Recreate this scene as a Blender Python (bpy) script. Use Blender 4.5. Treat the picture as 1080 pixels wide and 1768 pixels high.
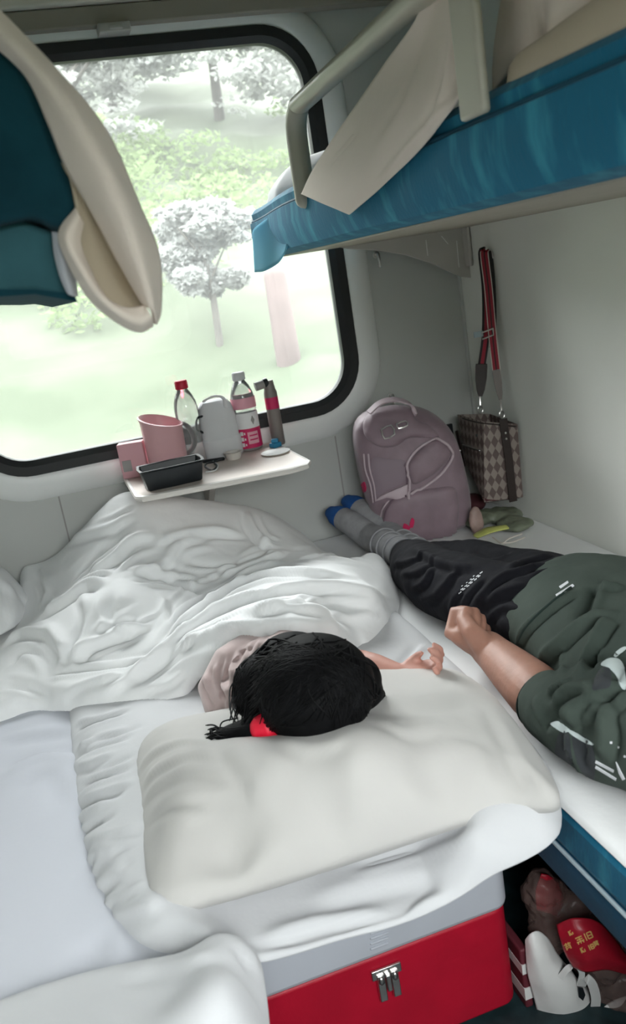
import bpy, bmesh, math, random
import numpy as np
from mathutils import Vector, Matrix, noise
from mathutils.bvhtree import BVHTree

for o in list(bpy.data.objects):
    bpy.data.objects.remove(o)
SC = bpy.context.scene
COL = SC.collection
rnd = random.Random(7)

# ------------------------------------------------------------------ camera
F, PX, PY = 1500.0, 540.0, 884.0
R = np.array([[0.9419605875668967, -0.2973003232477944, -0.15595758804041476],
              [-0.22533160286522047, -0.21550814949119282, -0.95014836012755],
              [0.24886928340158276, 0.9301444808736107, -0.2699913414899523]])
CAM = np.array([-.3472, -2.464, 1.2992])
cam_data = bpy.data.cameras.new('camera')
cam_data.sensor_fit = 'VERTICAL'
cam_data.sensor_height = 36.0
cam_data.lens = 36.0 * F / 1768.0
cam_data.clip_start = 0.02
cam_data.dof.use_dof = True
cam_data.dof.focus_distance = 1.75
cam_data.dof.aperture_fstop = 5.6
cam = bpy.data.objects.new('camera', cam_data)
COL.objects.link(cam)
m = Matrix.Identity(4)
for i in range(3):
    m[i][0], m[i][1], m[i][2], m[i][3] = R[0][i], -R[1][i], -R[2][i], CAM[i]
cam.matrix_world = m
SC.camera = cam

# ------------------------------------------------------------------ world, light, exposure
W = bpy.data.worlds.new('overcast_sky')
SC.world = W
W.use_nodes = True
bg = W.node_tree.nodes['Background']
bg.inputs[0].default_value = (0.97, 0.975, 1.0, 1)
bg.inputs[1].default_value = 1.0
wt = W.node_tree                      # overcast sky: about three times brighter overhead than at the horizon
w_tc = wt.nodes.new('ShaderNodeTexCoord')
w_sx = wt.nodes.new('ShaderNodeSeparateXYZ')
wt.links.new(w_tc.outputs['Generated'], w_sx.inputs[0])
w_mr = wt.nodes.new('ShaderNodeMapRange')
w_mr.inputs['From Min'].default_value = 0.0
w_mr.inputs['From Max'].default_value = 1.0
w_mr.inputs['To Min'].default_value = 8.5
w_mr.inputs['To Max'].default_value = 27.0
wt.links.new(w_sx.outputs[2], w_mr.inputs['Value'])
wt.links.new(w_mr.outputs[0], bg.inputs[1])


def portal(name, loc, rot, sx, sy):
    l = bpy.data.lights.new(name, 'AREA')
    l.shape = 'RECTANGLE'
    l.size, l.size_y = sx, sy
    l.cycles.is_portal = True
    o = bpy.data.objects.new(name, l)
    o.location, o.rotation_euler = loc, rot
    COL.objects.link(o)


portal('window_daylight', (0.01, 0.13, 1.395), (-math.pi/2, 0, 0), 1.0, 1.0)
portal('corridor_daylight', (-0.05, -3.16, 1.4), (math.pi/2, 0, 0), 1.1, 0.85)
SC.view_settings.view_transform = 'Standard'
SC.view_settings.look = 'None'
SC.view_settings.gamma = 1
SC.view_settings.use_curve_mapping = False
SC.view_settings.exposure = 0.40
SC.cycles.use_denoising = True
SC.cycles.max_bounces = 8
SC.cycles.diffuse_bounces = 6
SC.cycles.sample_clamp_indirect = 8.0
SC.cycles.caustics_reflective = False
SC.cycles.caustics_refractive = False


# ------------------------------------------------------------------ un-projection helpers
def ray(px, py):
    d = R.T @ np.array([(px - PX) / F, (py - PY) / F, 1.0])
    return d


def at(px, py, ax, v):
    d = ray(px, py)
    return CAM + d * ((v - CAM[ax]) / d[ax])


def az(px, py, z): return at(px, py, 2, z)
def ay(px, py, y): return at(px, py, 1, y)
def ax_(px, py, x): return at(px, py, 0, x)


def V3(p): return Vector((float(p[0]), float(p[1]), float(p[2])))


# ------------------------------------------------------------------ materials
def mat(name, col, rough=.6, metal=0.0, var=0.0, vscale=6.0, bump=0.0, bscale=60.0, sheen=0.0,
        spec=.4, col2=None, stretch=(1, 1, 1), lo=.35, hi=.65, trans=0.0, alpha=1.0, coat=0.0, sss=0.0):
    mt = bpy.data.materials.new(name)
    mt.use_nodes = True
    nt = mt.node_tree
    p = nt.nodes['Principled BSDF']
    p.inputs['Base Color'].default_value = (*col, 1)
    p.inputs['Roughness'].default_value = rough
    p.inputs['Metallic'].default_value = metal
    p.inputs['Specular IOR Level'].default_value = spec
    p.inputs['Sheen Weight'].default_value = sheen
    p.inputs['Transmission Weight'].default_value = trans
    p.inputs['Alpha'].default_value = alpha
    p.inputs['Coat Weight'].default_value = coat
    if sss:
        p.inputs['Subsurface Weight'].default_value = sss
        p.inputs['Subsurface Radius'].default_value = (.012, .005, .003)
        p.inputs['Subsurface Scale'].default_value = 1.0
    tc = nt.nodes.new('ShaderNodeTexCoord')
    mp = nt.nodes.new('ShaderNodeMapping')
    mp.inputs['Scale'].default_value = stretch
    nt.links.new(tc.outputs['Object'], mp.inputs['Vector'])
    if var or col2:
        n = nt.nodes.new('ShaderNodeTexNoise')
        n.inputs['Scale'].default_value = vscale
        n.inputs['Detail'].default_value = 4
        nt.links.new(mp.outputs[0], n.inputs['Vector'])
        cr = nt.nodes.new('ShaderNodeValToRGB')
        cr.color_ramp.elements[0].position = lo
        cr.color_ramp.elements[1].position = hi
        a = tuple(max(0, c * (1 - var)) for c in col)
        b = col2 if col2 else tuple(min(1, c * (1 + var)) for c in col)
        cr.color_ramp.elements[0].color = (*a, 1)
        cr.color_ramp.elements[1].color = (*b, 1)
        nt.links.new(n.outputs['Fac'], cr.inputs['Fac'])
        nt.links.new(cr.outputs['Color'], p.inputs['Base Color'])
    if bump:
        n2 = nt.nodes.new('ShaderNodeTexNoise')
        n2.inputs['Scale'].default_value = bscale
        n2.inputs['Detail'].default_value = 3
        nt.links.new(mp.outputs[0], n2.inputs['Vector'])
        b = nt.nodes.new('ShaderNodeBump')
        b.inputs['Strength'].default_value = bump
        b.inputs['Distance'].default_value = .01
        nt.links.new(n2.outputs['Fac'], b.inputs['Height'])
        nt.links.new(b.outputs['Normal'], p.inputs['Normal'])
    return mt


M = {}
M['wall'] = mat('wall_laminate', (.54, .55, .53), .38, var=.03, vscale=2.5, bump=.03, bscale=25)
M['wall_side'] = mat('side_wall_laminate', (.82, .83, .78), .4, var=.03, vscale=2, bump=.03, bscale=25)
M['frame'] = mat('white_window_surround', (.86, .87, .86), .35)
M['rubber'] = mat('black_rubber', (.012, .013, .014), .5)
M['ceil'] = mat('ceiling_panel', (.52, .5, .45), .6, var=.03)
M['floor'] = mat('floor_vinyl', (.016, .035, .04), .5, var=.3, vscale=30)
M['pelmet'] = mat('pelmet_paint', (.84, .79, .70), .5)
M['pelmet_dark'] = mat('pelmet_strip', (.34, .31, .26), .55)
M['cotton'] = mat('white_cotton', (.80, .805, .81), .9, bump=.10, bscale=38, sheen=.15, spec=.15)
M['cotton_pad'] = mat('white_cotton_cover', (.59, .595, .612), .9, bump=.10, bscale=34, sheen=.15, spec=.15)
M['pillow'] = mat('pillowcase_cotton', (.53, .517, .50), .9, bump=.07, bscale=30, sheen=.15, spec=.15)
M['sheet'] = mat('bed_sheet_cotton', (.57, .585, .64), .9, bump=.10, bscale=22, sheen=.1, spec=.15)
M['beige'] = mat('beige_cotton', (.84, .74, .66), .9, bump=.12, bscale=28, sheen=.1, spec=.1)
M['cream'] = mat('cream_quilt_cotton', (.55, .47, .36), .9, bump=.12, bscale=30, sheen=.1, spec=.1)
M['blue'] = mat('blue_velvet', (.012, .15, .26), .75, col2=(.05, .33, .46), vscale=9, lo=.50, hi=.78,
                stretch=(3.0, 3.0, .8), bump=.12, bscale=60, sheen=.06, spec=.15)
M['blue_plain'] = mat('blue_velvet_band', (.012, .10, .19), .85, var=.15, vscale=12, bump=.08, bscale=60, sheen=.05, spec=.15)
M['teal'] = mat('teal_velvet', (.008, .048, .068), .9, var=.3, vscale=8, bump=.1, bscale=60, sheen=.05, spec=.12)
M['teal_light'] = mat('faded_teal_velvet', (.045, .13, .155), .9, var=.15, vscale=8, bump=.08, bscale=60, sheen=.05, spec=.12)
def thin_cloth(name, col, k=.55):
    mt = mat(name, col, .85, spec=.1)
    nt = mt.node_tree
    p = nt.nodes['Principled BSDF']
    t = nt.nodes.new('ShaderNodeBsdfTranslucent'); t.inputs[0].default_value = (*col, 1)
    x = nt.nodes.new('ShaderNodeMixShader'); x.inputs[0].default_value = k
    nt.links.new(p.outputs[0], x.inputs[1]); nt.links.new(t.outputs[0], x.inputs[2])
    nt.links.new(x.outputs[0], nt.nodes['Material Output'].inputs[0])
    return mt


M['flap'] = thin_cloth('thin_blue_cover', (.40, .72, .84), .7)  # paler than the bunk velvet: window backlight put into the colour
M['blue_pipe'] = mat('blue_piping', (.01, .08, .14), .7)
M['grey_pipe'] = mat('pale_piping', (.45, .55, .6), .7)
M['rail'] = mat('cream_enamel', (.50, .475, .40), .35, spec=.5)
M['under'] = mat('bunk_underside', (.40, .37, .31), .6, var=.04)
M['bracket'] = mat('grey_enamel_plate', (.52, .50, .47), .42, var=.04)
M['metal'] = mat('brushed_steel', (.72, .70, .68), .28, metal=1.0)
M['dark_metal'] = mat('dark_screw', (.08, .08, .08), .4, metal=.6)
M['table'] = mat('table_laminate', (.78, .68, .62), .4, var=.03)
M['table_edge'] = mat('table_edge_strip', (.70, .66, .62), .4)
M['pink'] = mat('pink_plastic', (.78, .45, .48), .38, sss=0)
M['pink_in'] = mat('pink_plastic_inside', (.70, .38, .42), .45)
M['black_plastic'] = mat('black_plastic', (.012, .015, .018), .4)
M['white_plastic'] = mat('white_plastic', (.84, .84, .83), .4)
M['cap_white'] = mat('white_canvas', (.70, .70, .72), .8, var=.05, bump=.2, bscale=20)
M['grey_plastic'] = mat('grey_plastic', (.34, .32, .31), .5)
M['red_plastic'] = mat('red_plastic', (.62, .015, .05), .35)
M['label_red'] = mat('red_label', (.62, .02, .12), .4)
M['label_pink'] = mat('pink_label', (.82, .40, .48), .45)
M['label_white'] = mat('white_label', (.85, .84, .85), .45)
M['pet'] = mat('clear_bottle_plastic', (.93, .95, .95), .08, trans=.75, spec=.5)
M['flask'] = mat('grey_brown_flask', (.22, .19, .18), .4, var=.1)
M['green_pack'] = mat('green_packet', (.35, .55, .12), .5)
M['blue_pack'] = mat('blue_packet', (.03, .25, .45), .45)
M['mauve_mid'] = mat('mauve_panel', (.25, .19, .225), .6, bump=.1, bscale=40)
M['mauve'] = mat('mauve_nylon', (.25, .178, .21), .55, var=.08, vscale=20, bump=.15, bscale=40, sheen=.2)
M['mauve_dark'] = mat('mauve_recess', (.15, .10, .125), .7, var=.1)
M['mauve_light'] = mat('mauve_piping', (.50, .40, .44), .5)
M['bow'] = mat('red_embroidery', (.55, .02, .10), .7)
M['leather'] = mat('dark_brown_leather', (.028, .018, .016), .45)
M['strap_red'] = mat('red_webbing', (.34, .03, .05), .7)
M['strap_white'] = mat('cream_webbing_edge', (.66, .60, .55), .7)
M['strap_dark'] = mat('dark_webbing', (.035, .03, .032), .7)
M['black_cloth'] = mat('black_trousers', (.009, .009, .012), .85, var=.15, vscale=15, bump=.25, bscale=30, spec=.12)
M['green_cloth'] = mat('dark_green_shirt', (.040, .054, .046), .85, col2=(.065, .082, .070), vscale=5, bump=.22, bscale=32, spec=.12)
M['green_dark'] = mat('dark_green_seam', (.010, .022, .018), .9)
M['print'] = mat('pale_shirt_print', (.48, .54, .54), .8)
M['print_white'] = mat('white_print', (.62, .63, .66), .8)
M['print_grey'] = mat('charcoal_shirt_print', (.030, .034, .038), .85)
M['skin'] = mat('tan_skin', (.36, .185, .135), .5, var=.06, vscale=30, sss=.12, bump=.08, bscale=120)
M['skin_child'] = mat('pale_skin', (.50, .26, .21), .5, var=.05, vscale=30, sss=.12)
M['nail'] = mat('fingernail', (.66, .42, .36), .35)
M['sock'] = mat('grey_knit', (.30, .30, .315), .9, var=.08, vscale=40, bump=.2, bscale=120)
M['sock_blue'] = mat('blue_knit', (.012, .085, .30), .9, var=.08, vscale=40, bump=.2, bscale=120)
M['hair'] = mat('black_hair', (.004, .004, .0045), .65, var=.4, vscale=40, stretch=(1, 3, 1), spec=.10)
M['hair_brown'] = mat('brown_hair_wisp', (.025, .018, .014), .5)
M['hair_tie'] = mat('red_elastic', (.75, .01, .04), .5)
M['pink_shirt'] = mat('pale_pink_jersey', (.56, .44, .43), .9, bump=.15, bscale=40, sheen=.2)
M['case_red'] = mat('red_case_shell', (.40, .004, .022), .5, var=.06, vscale=14, bump=.06, bscale=70)
M['case_grey'] = mat('pale_grey_band', (.46, .48, .53), .5, var=.04)
M['poly'] = mat('translucent_polythene', (.30, .20, .18), .3, trans=.2, alpha=.5, bump=.4, bscale=25)
M['packet_red'] = mat('red_food_packet', (.42, .012, .03), .35, bump=.25, bscale=20)
M['gold'] = mat('gold_lettering', (.72, .48, .16), .4)
M['shop_white'] = mat('white_carrier_plastic', (.74, .74, .73), .45, bump=.3, bscale=16)
M['stripe_dark'] = mat('maroon_stripe', (.12, .02, .03), .6)
M['olive'] = mat('olive_film', (.16, .18, .13), .4, var=.2, vscale=25, bump=.4, bscale=30)
M['yellow_film'] = mat('yellow_green_film', (.48, .50, .14), .4, var=.2, vscale=30)
M['pinkish_film'] = mat('brownish_pink_film', (.36, .25, .22), .5, var=.2, vscale=20, bump=.3, bscale=25)
M['maroon'] = mat('maroon_cloth', (.07, .018, .022), .8)
M['hill'] = mat('embankment_growth', (.011, .018, .006), .95, col2=(.029, .036, .021), vscale=1.6, lo=.36, hi=.66, stretch=(.55, 1, 1.3))
for k_, c_ in (('leaf_a', (.21, .22, .205)), ('leaf_b', (.20, .21, .20)), ('leaf_c', (.10, .135, .065))):
    M[k_] = thin_cloth(k_, c_, .5)
M['bark'] = mat('tree_bark', (.03, .028, .024), .9, var=.3)
M['post'] = mat('lineside_post', (.05, .036, .034), .9, var=.1)


def glass_mat():
    mt = bpy.data.materials.new('window_glass')
    mt.use_nodes = True
    nt = mt.node_tree
    out = nt.nodes['Material Output']
    nt.nodes.remove(nt.nodes['Principled BSDF'])
    t = nt.nodes.new('ShaderNodeBsdfTransparent')
    t.inputs[0].default_value = (.96, .98, .965, 1)
    g = nt.nodes.new('ShaderNodeBsdfGlossy')
    g.inputs['Roughness'].default_value = .02
    fr = nt.nodes.new('ShaderNodeFresnel')
    fr.inputs[0].default_value = 1.35
    d = nt.nodes.new('ShaderNodeBsdfTranslucent')        # white veil: haze put into the glass to wash out and brighten the view
    d.inputs[0].default_value = (.9, .92, .9, 1)
    a = nt.nodes.new('ShaderNodeMixShader')
    b = nt.nodes.new('ShaderNodeMixShader')
    a.inputs[0].default_value = .030
    nt.links.new(t.outputs[0], a.inputs[1]); nt.links.new(d.outputs[0], a.inputs[2])
    nt.links.new(fr.outputs[0], b.inputs[0])
    nt.links.new(a.outputs[0], b.inputs[1]); nt.links.new(g.outputs[0], b.inputs[2])
    nt.links.new(b.outputs[0], out.inputs[0])
    return mt


M['glass'] = glass_mat()


def lattice_mat():
    mt = mat('diamond_lattice_canvas', (.4, .34, .3), .6, bump=.1, bscale=80)
    nt = mt.node_tree
    p = nt.nodes['Principled BSDF']
    tc = [n for n in nt.nodes if n.type == 'TEX_COORD'][0]
    sx = nt.nodes.new('ShaderNodeSeparateXYZ')
    nt.links.new(tc.outputs['Object'], sx.inputs[0])

    def mth(op, a, b, va=None, vb=None):
        n = nt.nodes.new('ShaderNodeMath'); n.operation = op
        for i, (l, v) in enumerate(((a, va), (b, vb))):
            if l is not None: nt.links.new(l, n.inputs[i])
            elif v is not None: n.inputs[i].default_value = v
        return n.outputs[0]
    s = mth('SUBTRACT', sx.outputs[0], sx.outputs[1])
    s = mth('MULTIPLY', s, None, vb=1.5)
    A = mth('ADD', s, sx.outputs[2]); B = mth('SUBTRACT', s, sx.outputs[2])
    cb = nt.nodes.new('ShaderNodeCombineXYZ')
    nt.links.new(A, cb.inputs[0]); nt.links.new(B, cb.inputs[1])
    cb.inputs[2].default_value = .01
    ch = nt.nodes.new('ShaderNodeTexChecker')
    ch.inputs['Scale'].default_value = 27
    ch.inputs['Color1'].default_value = (.27, .225, .20, 1)
    ch.inputs['Color2'].default_value = (.12, .085, .078, 1)
    nt.links.new(cb.outputs[0], ch.inputs['Vector'])
    nt.links.new(ch.outputs['Color'], p.inputs['Base Color'])
    return mt


M['lattice'] = lattice_mat()


# ------------------------------------------------------------------ object helpers
def link(o, parent=None):
    COL.objects.link(o)
    if parent is not None:
        o.parent = parent
        o.matrix_parent_inverse = Matrix.Translation(-parent.location) if parent.parent is None else Matrix.Identity(4)
    return o


def mk(name, verts, faces, mt, parent=None, smooth=True, angle=None):
    me = bpy.data.meshes.new(name)
    me.from_pydata([tuple(map(float, v)) for v in verts], [], faces)
    me.validate()
    bm = bmesh.new(); bm.from_mesh(me)
    bmesh.ops.recalc_face_normals(bm, faces=bm.faces)
    bm.to_mesh(me); bm.free()
    me.materials.append(mt)
    if smooth:
        me.polygons.foreach_set('use_smooth', [True] * len(me.polygons))
    if angle:
        me.set_sharp_from_angle(angle=math.radians(angle))
    o = bpy.data.objects.new(name, me)
    return link(o, parent)


def tag(o, label=None, cat=None, group=None, kind=None):
    if label: o['label'] = label
    if cat: o['category'] = cat
    if group: o['group'] = group
    if kind: o['kind'] = kind
    return o


def thing(name, label, cat, loc, group=None):
    o = bpy.data.objects.new(name, None)
    o.location = V3(loc)
    COL.objects.link(o)
    return tag(o, label, cat, group)


def struct(o):
    o['kind'] = 'structure'
    return o


class G:
    """collects shapes, then builds them as one mesh object"""
    def __init__(s): s.v, s.f = [], []

    def add(s, v, f):
        b = len(s.v)
        s.v += [tuple(map(float, p)) for p in v]
        s.f += [tuple(i + b for i in q) for q in f]
        return s

    def box(s, lo, hi, mtx=None):
        x0, y0, z0 = lo; x1, y1, z1 = hi
        v = [(x0, y0, z0), (x1, y0, z0), (x1, y1, z0), (x0, y1, z0), (x0, y0, z1), (x1, y0, z1), (x1, y1, z1), (x0, y1, z1)]
        if mtx is not None: v = [mtx @ Vector(p) for p in v]
        return s.add(v, [(0, 3, 2, 1), (4, 5, 6, 7), (0, 1, 5, 4), (1, 2, 6, 5), (2, 3, 7, 6), (3, 0, 4, 7)])

    def loft(s, rings, cap=True, closed=True):
        n = len(rings[0]); v = [p for r in rings for p in r]; f = []
        for i in range(len(rings) - 1):
            for j in range(n if closed else n - 1):
                k = (j + 1) % n
                f.append((i*n + j, i*n + k, (i+1)*n + k, (i+1)*n + j))
        if cap:
            f.append(tuple(range(n - 1, -1, -1)))
            f.append(tuple((len(rings) - 1)*n + j for j in range(n)))
        return s.add(v, f)

    def lathe(s, prof, mtx, segs=32, cap=True):
        rings = [[mtx @ Vector((r*math.cos(2*math.pi*j/segs), r*math.sin(2*math.pi*j/segs), z)) for j in range(segs)] for r, z in prof]
        return s.loft(rings, cap)

    def tube(s, pts, rad, segs=12, up=None, round_end=True):
        """pts: list of points; rad: scalar / list of scalars / list of (side, up) radii"""
        P = [np.array(p, float) for p in pts]; n = len(P)
        if not isinstance(rad, (list, tuple)): rad = [rad]*n
        rad = [(r, r) if not isinstance(r, (list, tuple)) else r for r in rad]
        T = []
        for i in range(n):
            t = P[min(i+1, n-1)] - P[max(i-1, 0)]
            T.append(t / (np.linalg.norm(t) + 1e-9))
        u = np.array(up if up is not None else ((0, 0, 1) if abs(T[0][2]) < .9 else (1, 0, 0)), float)
        rings = []

        def ring(c, t, u, ra, rb):
            sd = np.cross(t, u); sd /= np.linalg.norm(sd) + 1e-9
            uu = np.cross(sd, t)
            return [c + sd*ra*math.cos(2*math.pi*j/segs) + uu*rb*math.sin(2*math.pi*j/segs) for j in range(segs)], uu
        for i in range(n):
            if i == 0 and round_end:
                for a in (80, 55, 28):
                    q = math.radians(a); rr = min(rad[0])
                    g, _ = ring(P[0] - T[0]*rr*math.sin(q), T[0], u, rad[0][0]*math.cos(q), rad[0][1]*math.cos(q))
                    rings.append(g)
            g, u = ring(P[i], T[i], u, *rad[i]); rings.append(g)
            if i == n-1 and round_end:
                for a in (28, 55, 80):
                    q = math.radians(a); rr = min(rad[-1])
                    g, _ = ring(P[-1] + T[-1]*rr*math.sin(q), T[-1], u, rad[-1][0]*math.cos(q), rad[-1][1]*math.cos(q))
                    rings.append(g)
        return s.loft(rings)

    def ell(s, c, r, mtx=None, seg=24, rings=14):
        v = []; f = []
        for i in range(1, rings):
            a = math.pi*i/rings
            for j in range(seg):
                b = 2*math.pi*j/seg
                p = Vector((r[0]*math.sin(a)*math.cos(b), r[1]*math.sin(a)*math.sin(b), r[2]*math.cos(a)))
                if mtx is not None: p = mtx @ p
                v.append(np.array(c) + np.array(p))
        top, bot = Vector((0, 0, r[2])), Vector((0, 0, -r[2]))
        if mtx is not None: top, bot = mtx @ top, mtx @ bot
        v += [np.array(c) + np.array(top), np.array(c) + np.array(bot)]
        for i in range(rings - 2):
            for j in range(seg):
                k = (j+1) % seg
                f.append((i*seg+j, (i+1)*seg+j, (i+1)*seg+k, i*seg+k))
        t, b_ = len(v)-2, len(v)-1
        for j in range(seg):
            k = (j+1) % seg
            f.append((t, j, k)); f.append((b_, (rings-2)*seg+k, (rings-2)*seg+j))
        return s.add(v, f)

    def prism(s, poly, vec):
        """closed planar polygon (3D points) extruded along vec"""
        vec = np.array(vec, float)
        a = [np.array(p, float) for p in poly]
        return s.loft([a, [p + vec for p in a]])

    def ribbon(s, pts, wdir, width, thick):
        """flat strap along pts; wdir = its width direction(s)"""
        P = [np.array(p, float) for p in pts]; n = len(P); rings = []
        for i in range(n):
            t = P[min(i+1, n-1)] - P[max(i-1, 0)]; t /= np.linalg.norm(t) + 1e-9
            w = np.array(wdir[i] if isinstance(wdir, list) else wdir, float)
            w = w - t*np.dot(w, t); w /= np.linalg.norm(w) + 1e-9
            nn = np.cross(t, w)
            hw = (width[i] if isinstance(width, list) else width)/2; ht = thick/2
            rings.append([P[i]-w*hw-nn*ht, P[i]+w*hw-nn*ht, P[i]+w*hw+nn*ht, P[i]-w*hw+nn*ht])
        return s.loft(rings)

    def build(s, name, mt, parent=None, bevel=0, seg=3, smooth=True, sub=0, angle=40):
        o = mk(name, s.v, s.f, mt, parent, smooth, None if sub else angle)
        if bevel:
            b = o.modifiers.new('bevel', 'BEVEL'); b.width = bevel; b.segments = seg
            b.limit_method = 'ANGLE'; b.angle_limit = math.radians(35)
            b.harden_normals = False
        if sub:
            q = o.modifiers.new('subsurf', 'SUBSURF'); q.levels = sub; q.render_levels = sub
        return o


def rot(axis, deg): return Matrix.Rotation(math.radians(deg), 4, axis)
def tr(p): return Matrix.Translation(V3(p))


def spline(pts, n=8, closed=False):
    """Catmull-Rom through the points"""
    P = [np.array(p, float) for p in pts]; out = []; k = len(P)
    if k < 3 and not closed:
        return [P[0] + (P[-1]-P[0])*t/n for t in range(n+1)]
    last = k if closed else k-1
    for i in range(last):
        p0 = P[(i-1) % k] if closed or i > 0 else 2*P[0]-P[1]
        p1, p2 = P[i], P[(i+1) % k]
        p3 = P[(i+2) % k] if closed or i+2 < k else 2*P[-1]-P[-2]
        for j in range(n):
            t = j/n
            out.append(.5*((2*p1) + (p2-p0)*t + (2*p0-5*p1+4*p2-p3)*t*t + (3*p1-p0-3*p2+p3)*t**3))
    if not closed: out.append(P[-1])
    return out


def coords(me):
    a = np.empty(len(me.vertices)*3, 'f'); me.vertices.foreach_get('co', a)
    return a.reshape(-1, 3).astype(float)


def normals(me):
    a = np.empty(len(me.vertices)*3, 'f'); me.vertices.foreach_get('normal', a)
    return a.reshape(-1, 3).astype(float)


def setco(me, a):
    me.vertices.foreach_set('co', np.asarray(a, 'f').ravel()); me.update()


def bvh_of(*obs):
    v, f = [], []
    for o in obs:
        b = len(v)
        v += [tuple(x.co) for x in o.data.vertices]
        f += [tuple(i+b for i in p.vertices) for p in o.data.polygons]
    return BVHTree.FromPolygons(v, f)


def hit(bvh, px, py):
    d = V3(ray(px, py)).normalized()
    loc, nor, _, dist = bvh.ray_cast(V3(CAM), d)
    if loc is None: return None, None
    if nor.dot(d) > 0: nor = -nor
    return np.array(loc), np.array(nor)


def seg_dist(P, A, B):
    AB = B-A; L = AB@AB + 1e-12
    t = np.clip(((P-A)@AB)/L, 0, 1)
    q = A + t[:, None]*AB
    return np.linalg.norm(P-q, axis=1), t


def folds(o, lines, top=False):
    """raise soft cloth ridges (a>0) or creases (a<0) along polylines that are traced in the photograph
    and laid onto the surface; each line: (pixels, height, half width)"""
    me = o.data
    bvh = bvh_of(o)
    P = coords(me); N = normals(me); D = np.zeros(len(P))
    for pts, a, w in lines:
        pl = []
        for q in spline([(x, y, 0) for x, y in pts], 5):
            h, n = hit(bvh, q[0], q[1])
            if h is not None: pl.append(h)
        if len(pl) < 2: continue
        pl = np.array(pl)
        # drop jumps over a silhouette
        keep = [0]
        for i in range(1, len(pl)):
            if np.linalg.norm(pl[i]-pl[keep[-1]]) < .25: keep.append(i)
        pl = pl[keep]
        if len(pl) < 2: continue
        lo, hi = pl.min(0)-4*w, pl.max(0)+4*w
        idx = np.where(((P > lo) & (P < hi)).all(1))[0]
        if len(idx) == 0: continue
        Q = P[idx]; best = np.full(len(Q), 9.0); tt = np.zeros(len(Q)); sg = np.zeros(len(Q)); m_ = len(pl)-1
        for i in range(m_):
            d, t = seg_dist(Q, pl[i], pl[i+1])
            better = d < best
            tan = pl[i+1]-pl[i]; tan = tan/(np.linalg.norm(tan)+1e-9)
            side = np.einsum('ij,ij->i', np.cross(tan, Q-pl[i]), N[idx])
            best[better] = d[better]; tt[better] = (i+t[better])/m_; sg[better] = np.sign(side[better])
        taper = np.clip(np.minimum(tt, 1-tt)*4.0 + .08, 0, 1)
        taper = taper*taper*(3-2*taper)
        x = best/w
        prof = np.exp(-np.where(sg > 0, (x*.85)**1.5, (x*1.25)**1.7)) - .6*np.exp(-((x-1.55)/.62)**2)*(sg < 0)
        D[idx] += a*taper*prof
    E = np.empty(len(me.edges)*2, 'i'); me.edges.foreach_get('vertices', E); E = E.reshape(-1, 2)
    cnt = np.bincount(E.ravel(), minlength=len(P))+1.0
    for _ in range(1):
        S = D.copy()
        np.add.at(S, E[:, 0], D[E[:, 1]]); np.add.at(S, E[:, 1], D[E[:, 0]])
        D = S/cnt
    if top: D = D*np.clip(N[:, 2]*2.0-.5, 0, 1)
    setco(me, P + N*D[:, None])
    return o


def ruffle(o, amp, scale, stretch=(1, 1, 1), seed=0, top=False):
    me = o.data
    P = coords(me); N = normals(me)
    D = np.array([noise.fractal(Vector((p[0]*stretch[0]*scale + seed, p[1]*stretch[1]*scale, p[2]*stretch[2]*scale)), 1.0, 2.0, 3) for p in P])
    if top: D = D*np.clip(N[:, 2]*2.0-.7, 0, 1)
    setco(me, P + N*(D*amp)[:, None])
    return o


def chaikin(P, n=2):
    P = np.array(P, float)
    for _ in range(n):
        Q = np.roll(P, -1, 0)
        P = np.stack([.75*P+.25*Q, .25*P+.75*Q], 1).reshape(-1, 3)
    return P


def tps_fit(xy, z, lam=1e-4):
    n = len(xy)
    d = np.linalg.norm(xy[:, None]-xy[None], axis=2)
    K = np.where(d > 0, d*d*np.log(d+1e-12), 0) + lam*np.eye(n)
    Pm = np.hstack([np.ones((n, 1)), xy])
    A = np.zeros((n+3, n+3)); A[:n, :n] = K; A[:n, n:] = Pm; A[n:, :n] = Pm.T
    s = np.linalg.solve(A, np.concatenate([z, np.zeros(3)]))

    def f(q):
        d = np.linalg.norm(q[:, None]-xy[None], axis=2)
        K = np.where(d > 0, d*d*np.log(d+1e-12), 0)
        return K@s[:n] + s[n] + q@s[n+1:]
    return f


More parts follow.
